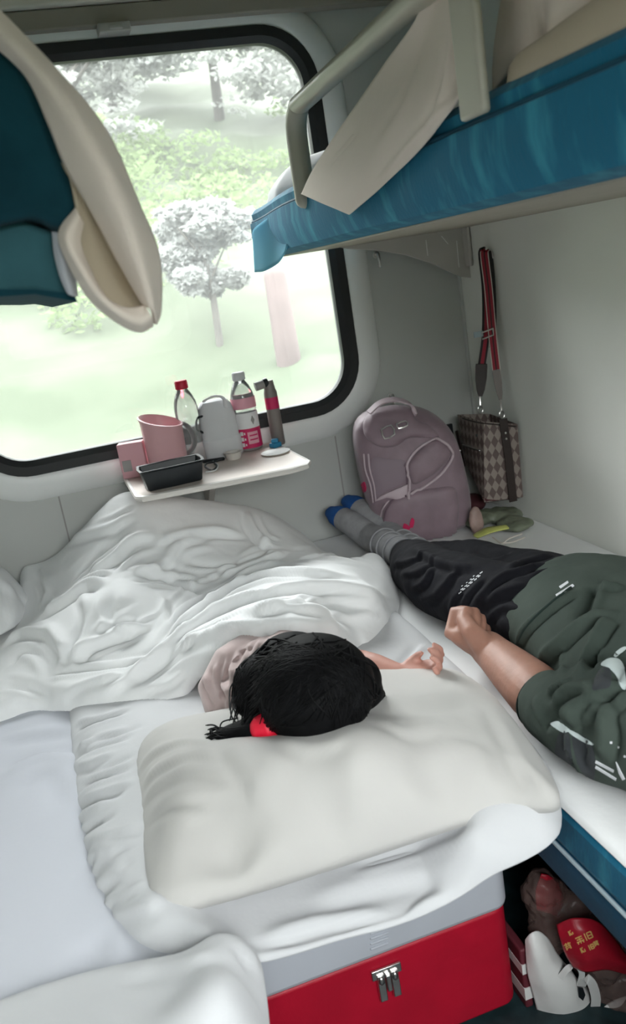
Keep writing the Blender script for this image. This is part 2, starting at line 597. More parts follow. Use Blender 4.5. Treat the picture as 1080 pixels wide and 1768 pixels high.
def cloth(name, outline, ctrl, mt, edge=.04, hedge=.02, cell=.008, parent=None, sharp=2, lam=2e-4, thick=.004, zmin=None):
    """a soft closed cloth body: outline (world points, its lower rim), ctrl (world points on its upper face)"""
    poly = chaikin(outline, sharp)
    ctrl = np.array(ctrl, float)
    o0 = np.array(outline, float)
    allxy = np.vstack([ctrl[:, :2], o0[:, :2]])
    allz = np.concatenate([ctrl[:, 2], o0[:, 2]+hedge])
    f = tps_fit(allxy, allz, lam)
    lo, hi = poly[:, :2].min(0)-cell, poly[:, :2].max(0)+cell
    nx, ny = int((hi[0]-lo[0])/cell)+2, int((hi[1]-lo[1])/cell)+2
    gx, gy = np.meshgrid(lo[0]+np.arange(nx)*cell, lo[1]+np.arange(ny)*cell, indexing='ij')
    q = np.stack([gx.ravel(), gy.ravel()], 1)
    A = poly[:, :2]; B = np.roll(A, -1, 0); zA = poly[:, 2]; zB = np.roll(zA, -1)
    inside = np.zeros(len(q), bool); best = np.full(len(q), 9.0); bp = np.zeros((len(q), 3))
    wsum = np.zeros(len(q)); zsum = np.zeros(len(q))
    for i in range(len(A)):
        a, b = A[i], B[i]
        c = ((a[1] > q[:, 1]) != (b[1] > q[:, 1]))
        xx = (b[0]-a[0])*(q[:, 1]-a[1])/((b[1]-a[1]) if abs(b[1]-a[1]) > 1e-12 else 1e-12)+a[0]
        inside ^= c & (q[:, 0] < xx)
        d, t = seg_dist(q, a, b)
        k = d < best
        best[k] = d[k]; bp[k, :2] = (a+t[:, None]*(b-a))[k]; bp[k, 2] = (zA[i]+t*(zB[i]-zA[i]))[k]
        L = np.linalg.norm(b-a)
        w = L/(d+.01)**3; wsum += w; zsum += w*(zA[i]+zB[i])/2
    zb = zsum/wsum
    zb = np.where(best < .03, bp[:, 2]*(1-best/.03)+zb*best/.03, zb)
    if zmin is not None: zb = np.where(inside & (best > .03), np.minimum(zb, zmin), zb)
    zt = np.maximum(f(q), zb+.006)
    e = np.clip(best/edge, 0, 1)
    zz = zb+(zt-zb)*np.sqrt(1-(1-e)**2)
    ins = inside.reshape(nx, ny)
    cellin = ins[:-1, :-1] | ins[1:, :-1] | ins[:-1, 1:] | ins[1:, 1:]
    X = q.copy(); out = ~inside
    X[out] = bp[out, :2]; zz[out] = bp[out, 2]; zbo = zb.copy(); zbo[out] = bp[out, 2]
    ids = -np.ones((nx, ny), int); vt = []; vb = []
    ii, jj = np.where(cellin)
    faces = []
    flat = lambda i, j: i*ny+j
    order = {}
    quads = []
    for i, j in zip(ii, jj):
        qd = []
        for (a, b) in ((i, j), (i+1, j), (i+1, j+1), (i, j+1)):
            k = flat(a, b)
            if k not in order: order[k] = len(order)
            qd.append(order[k])
        quads.append(tuple(qd))
    ks = np.array(list(order.keys())); n = len(ks)
    top = np.stack([X[ks, 0], X[ks, 1], zz[ks]], 1)
    bot = np.stack([X[ks, 0], X[ks, 1], zbo[ks]-thick], 1)
    ec = {}
    for qd in quads:
        for a in range(4):
            e_ = (qd[a], qd[(a+1) % 4])
            ec[e_] = 1
    faces = list(quads) + [tuple(x+n for x in reversed(qd)) for qd in quads]
    for (a, b) in ec:
        if (b, a) not in ec: faces.append((b, a, a+n, b+n))
    return mk(name, np.vstack([top, bot]), faces, mt, parent)


def pz(pts): return [az(*p) for p in pts]


def patch(name, rows, mt, parent=None, nu=8, nv=8, thick=.004, fn=None):
    """cloth panel through a grid of world points (rows of equal length), smooth, with thickness"""
    rows = [spline(r, nu) for r in rows]
    cols = list(zip(*rows))
    grid = [spline(c, nv) for c in cols]           # [u][v]
    U, Vn = len(grid), len(grid[0])
    P = np.array(grid)
    du = np.gradient(P, axis=0); dv = np.gradient(P, axis=1)
    N = np.cross(du, dv); N /= np.linalg.norm(N, axis=2)[..., None]+1e-9
    if fn is not None: P = fn(P, N)
    top = (P+N*thick/2).reshape(-1, 3); bot = (P-N*thick/2).reshape(-1, 3); n = U*Vn
    f = []
    for i in range(U-1):
        for j in range(Vn-1):
            a, b, c, d = i*Vn+j, (i+1)*Vn+j, (i+1)*Vn+j+1, i*Vn+j+1
            f += [(a, b, c, d), (d+n, c+n, b+n, a+n)]
    rim = [i*Vn for i in range(U)] + [(U-1)*Vn+j for j in range(1, Vn)] + [i*Vn+Vn-1 for i in range(U-2, -1, -1)] + [j for j in range(Vn-2, 0, -1)]
    for k in range(len(rim)):
        a, b = rim[k], rim[(k+1) % len(rim)]
        f.append((a, b, b+n, a+n))
    return mk(name, np.vstack([top, bot]), f, mt, parent)


def on_surface(bvh, pts, off=.001, n=5, closed=False):
    out = []; nn = []
    for q in spline([(x, y, 0) for x, y in pts], n, closed):
        h, k = hit(bvh, q[0], q[1])
        if h is None: continue
        if out and np.linalg.norm(h-out[-1]) > .12: continue
        if out and np.linalg.norm(h-out[-1]) < 1e-4: continue
        out.append(h+k*off); nn.append(k)
    return out, nn


def trim(name, bvh, lines, rad, mt, parent, off=.001, closed=False, n=5, segs=8):
    g = G()
    for pts in lines:
        P, N = on_surface(bvh, pts, off, n, closed)
        if len(P) >= 2:
            if closed: P = P+[P[0]]
            g.tube(P, rad, segs)
    return g.build(name, mt, parent) if g.v else None


def applique(name, bvh, poly, mt, parent, off=.002, puff=0.0, cell=4.0, smooth_poly=True):
    """a thin panel whose outline is traced in the photograph and which follows the surface under it"""
    g = G()
    polys = poly if isinstance(poly[0][0], (tuple, list)) else [poly]
    for pl in polys:
        P = np.array([(p[0], p[1]) for p in (spline([(x, y, 0) for x, y in pl], 4, True) if smooth_poly else [(x, y, 0) for x, y in pl])])
        lo, hi = P.min(0)-cell, P.max(0)+cell
        nx, ny = int((hi[0]-lo[0])/cell)+2, int((hi[1]-lo[1])/cell)+2
        A, B = P, np.roll(P, -1, 0)
        gx, gy = np.meshgrid(lo[0]+np.arange(nx)*cell, lo[1]+np.arange(ny)*cell, indexing='ij')
        q = np.stack([gx.ravel(), gy.ravel()], 1)
        inside = np.zeros(len(q), bool); best = np.full(len(q), 1e9); bp = q.copy()
        for a, b in zip(A, B):
            c = ((a[1] > q[:, 1]) != (b[1] > q[:, 1]))
            dy = b[1]-a[1]
            xx = (b[0]-a[0])*(q[:, 1]-a[1])/(dy if abs(dy) > 1e-9 else 1e-9)+a[0]
            inside ^= c & (q[:, 0] < xx)
            d, t = seg_dist(q, a, b); k = d < best
            best[k] = d[k]; bp[k] = (a+t[:, None]*(b-a))[k]
        X = np.where(inside[:, None], q, bp)
        ins = inside.reshape(nx, ny)
        order = {}; quads = []
        for i in range(nx-1):
            for j in range(ny-1):
                if not (ins[i, j] or ins[i+1, j] or ins[i, j+1] or ins[i+1, j+1]): continue
                qd = []
                for a, b in ((i, j), (i+1, j), (i+1, j+1), (i, j+1)):
                    k = a*ny+b
                    if k not in order:
                        h, nn = hit(bvh, X[k, 0], X[k, 1])
                        if h is None: order[k] = None
                        else:
                            e = 0.0 if not inside[k] else min(1.0, best[k]/(6*cell))
                            order[k] = (h+nn*(off+puff*math.sqrt(max(0, 1-(1-e)**2))), h-nn*.001)
                    qd.append(k)
                if all(order[k] is not None for k in qd):
                    c = [order[k][0] for k in qd]
                    if max(np.linalg.norm(c[a]-c[a-1]) for a in range(4)) < .05: quads.append(qd)
        if not quads: continue
        idx = {}; v = []
        for qd in quads:
            for k in qd:
                if k not in idx: idx[k] = len(v); v.append(order[k][0])
        n = len(v); v += [order[k][1] for k in idx]
        f = []; ec = set()
        for qd in quads:
            t = [idx[k] for k in qd]
            f += [tuple(t), tuple(x+n for x in reversed(t))]
            for a in range(4): ec.add((t[a], t[(a+1) % 4]))
        for a, b in ec:
            if (b, a) not in ec: f.append((b, a, a+n, b+n))
        g.add(v, f)
    return g.build(name, mt, parent) if g.v else None


def appliques(name, bvh, polys, *a, **k):
    return [applique(name, bvh, p, *a, **k) for p in polys]


def trims(name, bvh, lines, *a, **k):
    return [trim(name, bvh, [l], *a, **k) for l in lines]


def body(name, g, mt, parent=None, voxel=.005, smooth=6):
    """one continuous skin over the joined volumes"""
    o = mk('tmp', g.v, g.f, mt)
    r = o.modifiers.new('remesh', 'REMESH'); r.mode = 'VOXEL'; r.voxel_size = voxel
    if smooth:
        s = o.modifiers.new('smooth', 'SMOOTH'); s.iterations = smooth; s.factor = .5
    dg = bpy.context.evaluated_depsgraph_get()
    me = bpy.data.meshes.new_from_object(o.evaluated_get(dg))
    bpy.data.objects.remove(o)
    me.name = name
    me.materials.clear(); me.materials.append(mt)
    me.polygons.foreach_set('use_smooth', [True]*len(me.polygons))
    return link(bpy.data.objects.new(name, me), parent)


# ------------------------------------------------------------------ the setting
WR, WL, YB = .885, -.872, -2.1


def rrect(x0, x1, z0, z1, r, n=10):
    out = []
    for cx, cz, a0 in ((x1-r, z1-r, 0), (x0+r, z1-r, 90), (x0+r, z0+r, 180), (x1-r, z0+r, 270)):
        for i in range(n+1):
            a = math.radians(a0+90*i/n)
            out.append((cx+r*math.cos(a), cz+r*math.sin(a)))
    return out


def ring(g, inner, outer, y0, y1, mid=None):
    """closed frame between two outlines of equal count; y0 the room side"""
    secs = []
    for (a, b), (c, d) in zip(inner, outer):
        secs.append([(a, y0, b), (c, y0, d), (c, y1, d), (a, y1, b)])
    secs.append(secs[0])
    return g.loft(secs, cap=False)


def expand(pts, k, x0, x1, z0, z1):
    """push every point of a rounded outline out onto a rectangle"""
    cx, cz = (x0+x1)/2, (z0+z1)/2; out = []
    for x, z in pts:
        dx, dz = x-k[0], z-k[1]
        t = 1e9
        if dx > 1e-9: t = min(t, (x1-k[0])/dx)
        if dx < -1e-9: t = min(t, (x0-k[0])/dx)
        if dz > 1e-9: t = min(t, (z1-k[1])/dz)
        if dz < -1e-9: t = min(t, (z0-k[1])/dz)
        out.append((k[0]+dx*t, k[1]+dz*t))
    return out


IX0, IX1, IZ0, IZ1 = -.56, .482, .912, 1.884
KC = ((IX0+IX1)/2, (IZ0+IZ1)/2)
hole = rrect(IX0-.03, IX1+.03, IZ0-.03, IZ1+.03, .14)
wall_outer = expand(hole, KC, -2.2, 2.2, -.02, 2.47)
corner_pts = []
g = G(); ring(g, hole, wall_outer, 0.0, .06)
# square the four outer corners of the wall
for sx in (-2.2, 2.2):
    for sz in (-.02, 2.47):
        near = [p for p in wall_outer if abs(p[0]-sx) < 1e-6]; near2 = [p for p in wall_outer if abs(p[1]-sz) < 1e-6]
        if near and near2:
            a = min(near, key=lambda p: abs(p[1]-sz)); b = min(near2, key=lambda p: abs(p[0]-sx))
            g.prism([(a[0], 0, a[1]), (sx, 0, sz), (b[0], 0, b[1])], (0, .06, 0))
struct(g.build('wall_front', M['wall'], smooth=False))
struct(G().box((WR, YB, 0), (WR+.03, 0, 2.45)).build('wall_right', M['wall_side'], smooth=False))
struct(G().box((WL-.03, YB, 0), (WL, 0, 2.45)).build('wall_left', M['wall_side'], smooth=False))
struct(G().box((-2.2, -3.1, -.04), (2.2, 0, 0)).build('floor', M['floor'], smooth=False))
struct(G().box((-2.2, -3.1, 2.45), (2.2, 0, 2.48)).build('ceiling', M['ceil'], smooth=False))
hb = rrect(-.58, .48, 1.0, 1.82, .1)
g = G(); ring(g, hb, expand(hb, (-.05, 1.4), -2.2, 2.2, -.02, 2.47), -3.06, -3.1)
g.box((-2.2, -3.1, -.02), (-1.6, -3.06, .4)).box((1.6, -3.1, -.02), (2.2, -3.06, .4))
g.box((-2.2, -3.1, 2.1), (-1.6, -3.06, 2.47)).box((1.6, -3.1, 2.1), (2.2, -3.06, 2.47))
struct(g.build('wall_back', M['wall'], smooth=False))
g = G(); ring(g, rrect(-.55, .45, 1.03, 1.79, .08), rrect(-.65, .55, .93, 1.89, .12), -3.055, -3.09)
w2 = struct(g.build('window_2', M['frame'], bevel=.005))
g = G().box((-.57, -3.08, 1.01), (.47, -3.075, 1.81))
struct(g.build('window_glass', M['glass'], w2, smooth=False))
for nm, x in (('wall_corridor_left', -2.23), ('wall_corridor_right', 2.2)):
    struct(G().box((x, -3.1, 0), (x+.03, 0.0, 2.45)).build(nm, M['wall'], smooth=False))

# window: white surround, black gasket, pane with an added white veil
def rr(e): return rrect(IX0-e, IX1+e, IZ0-e, IZ1+e, .115+e)
g = G()
secs = []
for a, b, c, d, e in zip(rr(.036), rr(.05), rr(.095), rr(.112), rr(.112)):
    secs.append([(a[0], .0, a[1]), (a[0], -.012, a[1]), (b[0], -.02, b[1]), (c[0], -.018, c[1]), (d[0], -.004, d[1]), (d[0], .001, d[1])])
secs.append(secs[0])
g.loft(secs, cap=False)
win = struct(g.build('window_1', M['frame']))
g = G(); secs = []
for a, b, c in zip(rr(0), rr(.015), rr(.04)):
    secs.append([(a[0], .03, a[1]), (a[0], .0, a[1]), (b[0], -.016, b[1]), (c[0], -.018, c[1]), (c[0], .03, c[1])])
secs.append(secs[0]); g.loft(secs, cap=False)
struct(g.build('window_gasket', M['rubber'], win))
g = G(); g.prism([(x, .015, z) for x, z in rr(.012)], (0, .006, 0))
struct(g.build('window_glass', M['glass'], win, smooth=False))

# head rail over the window and the panel joints
g = G().box((WL, -.07, 1.992), (WR, 0, 2.045)); g.box((WL, -.062, 2.052), (WR, 0, 2.12))
t1 = struct(g.build('trim_1', M['pelmet'], bevel=.006))
struct(G().box((WL, -.05, 1.945), (WR, 0, 1.99)).build('trim_2', M['pelmet_dark'], bevel=.004))
cl = tag(G().box((-.045, -.07, 1.924), (.035, -.02, 1.945)).box((-.02, -.075, 1.928), (.015, -.068, 1.938)).build('blind_catch', M['bracket'], bevel=.003),
         'small grey catch under the rail above the window', 'catch')
g = G()
for x, z1 in ((-.402, .80), (.418, .80)):
    g.box((x-.002, -.0012, 0), (x+.002, .002, z1))
struct(g.build('trim_3', M['grey_plastic'], smooth=False))
struct(G().box((.876, -.009, 0), (.8855, .0, 2.45)).build('trim_4', M['wall'], bevel=.003))

# ------------------------------------------------------------------ outside: a bank of growth beyond the glass
def hillz(x, y):
    t = (y-1.2)/14.0
    return -.3 + 6.0*t**.95 + .35*noise.noise(Vector((x*.35, y*.3, 0))) + .22*noise.noise(Vector((x*1.3, y*1.1, 3)))
nx, ny = 70, 60
v = []; f = []
for i in range(nx):
    for j in range(ny):
        x = -14+32*i/(nx-1); y = 1.2+16*(j/(ny-1))
        v.append((x, y, hillz(x, y)))
for i in range(nx-1):
    for j in range(ny-1):
        f.append((i*ny+j, (i+1)*ny+j, (i+1)*ny+j+1, i*ny+j+1))
struct(mk('embankment_ground', v, f, M['hill']))
v = [(x, -3.3-y, -.9+z) for x in (-14, 14) for y, z in ((0, 0), (3, .2), (8, 2.2), (16, 5.0))]
struct(mk('light_cutting_ground', v, [(0, 1, 5, 4), (1, 2, 6, 5), (2, 3, 7, 6)], M['hill']))  # unseen bank, added to cut the sky light entering the corridor window


def leaf_cloud(c, r, n, size, seed):
    rr_ = random.Random(seed); g = G()
    if n > 1000:        # a crown is a loose heap of boughs
        for k in range(14):
            a, q, h = rr_.uniform(0, 6.28), rr_.uniform(.1, .95), rr_.uniform(-.85, .9)
            s = rr_.uniform(.28, .5)
            b = leaf_cloud((c[0]+r[0]*q*math.cos(a), c[1]+r[1]*q*math.sin(a), c[2]+r[2]*h), (r[0]*s*1.2, r[1]*s, r[2]*s*.8), min(1200, n//9), size, seed*31+k)
            g.add(b.v, b.f)
        return g
    for _ in range(n):
        while True:
            p = [rr_.uniform(-1, 1) for _ in range(3)]
            q = sum(a*a for a in p)
            if .12 < q < 1: break
        if noise.noise(Vector((p[0]*1.7+seed, p[1]*1.7, p[2]*1.7))) < -.12: continue
        pos = Vector((c[0]+p[0]*r[0], c[1]+p[1]*r[1], c[2]+p[2]*r[2]))
        a = Vector((rr_.gauss(0, 1), rr_.gauss(0, .6), rr_.gauss(0, .5))).normalized()*size*rr_.uniform(.6, 1.4)
        b = Vector((rr_.gauss(0, .5), rr_.gauss(0, 1), rr_.gauss(0, 1))).normalized()*size*rr_.uniform(.4, .8)
        g.add([pos-a, pos-b, pos+a, pos+b], [(0, 1, 2, 3)])
    return g


def tree(x, y, h, r, mt, label, seed, n=9500, size=.042):
    z0 = hillz(x, y)
    t = thing('tree', label, 'tree', (x, y, z0), 'trees on the bank beyond the window')
    k_ = .4 if h < 1 else 1.0
    g = G().tube([(x, y, z0-.1), (x+.05*k_, y, z0+h*.4), (x-.03*k_, y, z0+h*.8)], [.07*k_, .055*k_, .03*k_], 8)
    for k in range(4):
        a = k*1.7+seed
        g.tube([(x, y, z0+h*(.35+.1*k)), (x+math.cos(a)*r[0]*.6, y+math.sin(a)*r[1]*.6, z0+h*(.6+.1*k))], [.03*k_, .012*k_], 6)
    g.build('trunk', M['bark'], t)
    leaf_cloud((x, y, z0+h*.72), r, n, size, seed).build('crown', mt, t, smooth=False)


for i, (px, y, h, r, mt, lab) in enumerate([
        (372, 3.5, .86, (.25, .22, .27), 'leaf_b', 'slim grey-green tree standing low in the middle of the window'),
        (170, 7.0, 1.9, (1.3, 1.0, .9), 'leaf_a', 'broad pale tree beyond the upper left of the window'),
        (440, 9.0, 2.2, (1.6, 1.0, 1.0), 'leaf_b', 'tall washed-out tree beyond the upper middle of the window'),
        (640, 7.5, 2.2, (1.2, 1.0, 1.0), 'leaf_a', 'pale tree beyond the bunk rail at the window corner'),
        (270, 10.5, 2.2, (1.7, 1.0, 1.0), 'leaf_b', 'farthest faint tree, small at the top of the bank'),
        (-60, 5.4, 1.8, (.9, .8, .8), 'leaf_c', 'greenish tree beyond the hanging beige sheet')]):
    p = ay(px, 560, y)
    tree(p[0], y, h, r, M[mt], lab, 11+i*7)
g = G()
for i in range(40):
    x = rnd.uniform(-4, 8); y = rnd.uniform(3.9, 9)
    lc = leaf_cloud((x, y, hillz(x, y)+.1), (rnd.uniform(.4, .9), .5, rnd.uniform(.2, .5)), 950, .034, 100+i)
    g.add(lc.v, lc.f)
tag(g.build('undergrowth', M['leaf_c'], smooth=False), 'pale green undergrowth over the bank outside the window', 'undergrowth', kind='stuff')
p = ay(492, 585, 3.1)
zz = hillz(p[0], 3.1)
g = G().tube([(p[0], 3.1, zz-.1), (p[0], 3.1, ay(488, 474, 3.1)[2])], [.085, .075], 12)
tag(g.build('lineside_post', M['post']), 'faint brownish post outside, below the blue bunk tip', 'post')

# ------------------------------------------------------------------ lower berths
def lower_berth(sx, xf, xb, label):
    t = thing('sleeper_berth', label, 'berth', ((xf+xb)/2, -1.0, 0))
    x0, x1 = min(xf, xb), max(xf, xb)
    g = G().box((x0, -2.02, .408), (x1, -.012, .492))
    g.build('cushion', M['blue'], t, bevel=.018)
    xs = sorted((xf+sx*.004, xf+sx*.03))
    g = G()
    g.loft([[(xf+sx*.003, y, .410), (xf+sx*.003, y, .345), (xf+sx*.012, y, .334), (xf+sx*.03, y, .336), (xf+sx*.03, y, .410)] for y in (-2.02, -1.2, -.012)])
    g.build('valance', M['blue_plain'], t)
    G().tube([(xf, y, .409) for y in (-2.015, -1.0, -.02)], .0035, 8).build('piping', M['grey_pipe'], t)
    g = G().box((min(xf+sx*.03, xb), -2.0, .35), (max(xf+sx*.03, xb), -.012, .408))
    g.build('base_board', M['bracket'], t)
    for y in (-1.99, -.05):
        G().box((min(xf+sx*.06, xb), y-.012, 0), (max(xf+sx*.06, xb), y+.012, .352)).build('support_panel', M['bracket'], t, bevel=.004)
    return t


lower_berth(1, .213, .883, 'blue velvet lower berth under the man with pale piping')
lower_berth(-1, -.292, -.87, 'lower berth under the plain white sheet beside the child')

# ------------------------------------------------------------------ right middle berth
def mid_section(y):
    k = min(1, max(0, (y+.62)/.55)); xf = .212+.045*k*k*(3-2*k)
    return [(.875, y, 1.34), (xf+.03, y, 1.337), (xf+.006, y, 1.344), (xf-.002, y, 1.366), (xf-.008, y, 1.395), (xf-.006, y, 1.43),
            (xf+.004, y, 1.434), (xf+.001, y, 1.452), (xf+.012, y, 1.464), (xf+.05, y, 1.468), (.875, y, 1.468)]
mb = thing('sleeper_berth', 'blue velvet middle berth with cream rail above the man', 'berth', (.55, -1.0, 1.337))
ys = [-2.0+1.93*i/90 for i in range(91)]
cush = G().loft([mid_section(y) for y in ys]).build('cushion', M['blue'], mb, angle=50)
folds(cush, [([(700, 285), (760, 240), (800, 205)], -.004, .006), ([(784, 318), (870, 302), (1000, 285), (1078, 268)], .003, .004),
             ([(784, 318), (720, 360), (640, 390), (540, 418)], -.004, .008), ([(600, 385), (640, 330), (700, 300)], .004, .008),
             ([(660, 380), (700, 320), (760, 260)], .003, .006)])
G().tube([tuple(np.array(mid_section(y)[6])+(-.003, 0, 0)) for y in ys], .0035, 8).build('piping', M['blue_pipe'], mb)
ybrd = [(.25, -2.0), (.875, -2.0), (.875, -.07), (.30, -.07)]
G().prism([(x+.02, y, 1.334) for x, y in ybrd], (0, 0, .006)).build('base_board', M['under'], mb, bevel=.003)
patch('cover_flap', [[ay(522, 340, -.5), ay(476, 368, -.36), ay(442, 392, -.3), ay(436, 402, -.26)],
                     [ay(505, 392, -.5), ay(480, 405, -.40), ay(452, 425, -.34), ay(438, 432, -.27)],
                     [ay(492, 436, -.5), ay(478, 455, -.42), ay(455, 468, -.36), ay(440, 470, -.28)]],
      M['flap'], mb, thick=.003)
RX = .208
rail = G()
rail.tube(spline([(RX, -.722, 1.425), (RX, -.724, 1.50), (RX, -.730, 1.555), (RX, -.762, 1.585), (RX, -.83, 1.592), (RX, -1.31, 1.606), (RX, -1.98, 1.622)], 8), [(.017, .021)]*49, 14)
rail.tube([(RX, -1.975, 1.622), (RX, -1.985, 1.43)], .017, 12)
rail.build('safety_rail', M['rail'], mb)
G().box((.188, -1.496, 1.435), (.200, -1.436, 1.66)).build('rail_post', M['rail'], mb, bevel=.005)
yb = -.07
pts = [(566, 412), (600, 407), (700, 393), (806, 372), (812, 400), (820, 470), (817, 480), (795, 478), (745, 455), (700, 440), (650, 432), (600, 430), (574, 424)]
br = G().prism([ay(x, y, yb) for x, y in pts], (0, .006, 0)).build('support_bracket', M['bracket'], mb, bevel=.0015)
for x, y in ((596, 409), (745, 386), (801, 378), (816, 470)):
    G().ell(ay(x, y, yb-.001), (.004, .003, .004), seg=10, rings=6).build('screw', M['dark_metal'], br)
for a, b in (((735, 415), (738, 441)), ((762, 408), (773, 421)), ((788, 416), (792, 461))):
    A, B = ay(*a, yb-.0005), ay(*b, yb-.0005)
    G().tube([A, B], .0012, 6).build('scratch_mark', M['white_plastic'], br)
A = ay(812, 378, yb)
G().box((.872, yb-.03, 1.225), (.882, yb+.03, 1.335)).build('wall_flange', M['bracket'], mb, bevel=.003)

# cream sheet draped through the rail, the bedding beyond it, the pillow at the window end
def rx(px, py, x): return ax_(px, py, x)
o = patch('draped_sheet', [[rx(742, -25, .212), rx(765, -25, .218), rx(788, -25, .209), rx(806, -25, .216)],
                           [rx(715, 38, .210), rx(745, 42, .220), rx(775, 48, .207), rx(803, 50, .216)],
                           [rx(668, 105, .204), rx(715, 118, .210), rx(762, 125, .200), rx(800, 128, .212)],
                           [rx(622, 172, .200), rx(675, 188, .196), rx(730, 195, .190), rx(786, 180, .198)],
                           [rx(578, 236, .196), rx(630, 255, .188), rx(680, 262, .188), rx(728, 255, .196)],
                           [rx(540, 295, .193), rx(582, 312, .183), rx(625, 320, .186), rx(660, 322, .194)],
                           [rx(521, 335, .194), rx(550, 348, .184), rx(580, 360, .186), rx(604, 370, .194)]],
          M['beige'], nu=12, nv=12, thick=.004)
folds(o, [([(780, 60), (770, 140), (735, 240)], .006, .008), ([(745, 60), (715, 140), (690, 200), (640, 270)], .004, .012),
          ([(790, 165), (720, 235), (640, 330)], .004, .006), ([(560, 290), (620, 220)], -.004, .010)])
tag(o, 'pinkish cream sheet draped through the rail over the blue velvet bunk edge', 'sheet')
o = cloth('folded_blanket', [(.24, -1.475, 1.466), (.224, -1.485, 1.466), (.222, -1.53, 1.466), (.222, -2.0, 1.466), (.62, -2.0, 1.466), (.62, -1.475, 1.466)],
          [(.27, -1.55, 1.505), (.30, -1.6, 1.512), (.30, -1.9, 1.515), (.5, -1.75, 1.51)], M['cream'], edge=.03, hedge=.03)
tag(o, 'cream folded blanket lying along the near edge of the upper bunk', 'blanket')
o = cloth('bunched_quilt', [(.40, -1.36, 1.47), (.29, -1.36, 1.47), (.266, -1.375, 1.47), (.262, -1.42, 1.49), (.255, -1.7, 1.505), (.262, -2.0, 1.51), (.8, -2.0, 1.50), (.8, -1.36, 1.50)],
          [(.31, -1.40, 1.66), (.30, -1.45, 1.68), (.34, -1.5, 1.70), (.34, -1.62, 1.72), (.38, -1.78, 1.73), (.36, -1.93, 1.72), (.6, -1.7, 1.75)], M['beige'], edge=.06, hedge=.10)
folds(o, [([(870, 60), (930, 85), (985, 100), (1040, 70)], -.010, .010), ([(905, 10), (940, 40), (985, 95)], .012, .014),
          ([(985, 95), (1040, 60), (1085, 20)], .014, .014), ([(860, 85), (905, 50), (930, 10)], .008, .012)])
tag(o, 'cream quilt bunched on top of the folded blanket on the bunk', 'quilt')
o = cloth('bed_pillow', [(.268, -.10, 1.466), (.262, -.42, 1.466), (.80, -.45, 1.466), (.82, -.10, 1.466)],
          [(.32, -.26, 1.545), (.45, -.26, 1.57), (.65, -.27, 1.57)], M['cotton'], edge=.10, hedge=.03)
tag(o, 'white pillow at the window end of the blue bunk', 'pillow')

# ------------------------------------------------------------------ left middle berth (its near end hangs into view)
YL = -1.5
lb = thing('sleeper_berth', 'teal velvet bunk end in shade at the upper left', 'berth', (-.6, -.8, 1.31))
def lp(px, py, y=YL): return ay(px, py, y)
low = [lp(131, 516), lp(112, 470), lp(97, 425), lp(92, 400), lp(40, 380), lp(-120, 380), lp(-620, 420), lp(-620, 520), lp(-120, 503), lp(0, 507), lp(60, 503)]
def sweep(poly, y0, y1, n=12):
    return [[(p[0], y0+(y1-y0)*i/n, p[2]) for p in poly] for i in range(n+1)]
G().loft(sweep(low, YL, -.05)).build('cushion', M['teal_light'], lb, bevel=.006, angle=50)
up = [lp(132, 352), lp(128, 374), lp(100, 402), lp(60, 378), lp(0, 392), lp(-120, 400), lp(-620, 430), lp(-620, 130), lp(-120, 20), lp(-40, 60), lp(0, 84), lp(45, 130), lp(75, 195), lp(102, 270), lp(120, 315)]
G().loft(sweep(up, YL-.03, -.3)).build('velvet_cover', M['teal'], lb, bevel=.010, angle=50)
strip = [lp(133, 521), lp(128, 508), lp(60, 500), lp(0, 500), lp(-620, 512), lp(-620, 524), lp(-120, 512), lp(0, 512), lp(60, 508), lp(105, 516)]
G().loft(sweep(strip, YL-.006, -.05)).build('hem', M['teal'], lb)
patch('torn_lining', [[lp(92, 400, YL-.012), lp(100, 402, YL-.02), lp(110, 405, YL-.012)], [lp(96, 440, YL-.012), lp(108, 445, YL-.022), lp(118, 445, YL-.012)],
                      [lp(106, 478, YL-.012), lp(116, 482, YL-.02), lp(128, 480, YL-.012)], [lp(118, 505, YL-.012), lp(124, 510, YL-.02), lp(132, 512, YL-.012)]], M['sheet'], lb)
hs = thing('hanging_sheet', 'cream sheet hanging off the bunk end in front of the window', 'sheet', lp(250, 565))
patch('outer_fold', [[lp(-30, 60, YL-.04), lp(-20, 35, YL-.06), lp(-15, 5, YL-.05)],
                     [lp(44, 128, YL-.042), lp(60, 115, YL-.065), lp(92, 116, YL-.045)],
                     [lp(84, 212, YL-.042), lp(130, 205, YL-.072), lp(182, 226, YL-.04)],
                     [lp(112, 282, YL-.040), lp(180, 290, YL-.08), lp(240, 356, YL-.035)],
                     [lp(160, 368, YL-.045), lp(222, 390, YL-.085), lp(273, 442, YL-.035)],
                     [lp(212, 465, YL-.050), lp(250, 480, YL-.08), lp(276, 530, YL-.035)],
                     [lp(247, 524, YL-.052), lp(262, 535, YL-.07), lp(268, 560, YL-.045)]], M['beige'], hs, nu=10, nv=10, thick=.004)
patch('lower_lip', [[lp(132, 360, YL-.035), lp(136, 372, YL-.045), lp(142, 385, YL-.04)],
                    [lp(103, 405, YL-.035), lp(118, 412, YL-.055), lp(138, 422, YL-.045)],
                    [lp(125, 465, YL-.035), lp(138, 460, YL-.06), lp(156, 470, YL-.045)],
                    [lp(160, 520, YL-.035), lp(170, 510, YL-.065), lp(182, 515, YL-.05)],
                    [lp(205, 556, YL-.04), lp(212, 545, YL-.065), lp(216, 533, YL-.055)],
                    [lp(240, 571, YL-.045), lp(244, 555, YL-.068), lp(246, 530, YL-.058)],
                    [lp(263, 561, YL-.045), lp(260, 545, YL-.068), lp(249, 525, YL-.055)]], M['beige'], hs, nu=8, nv=10, thick=.004)
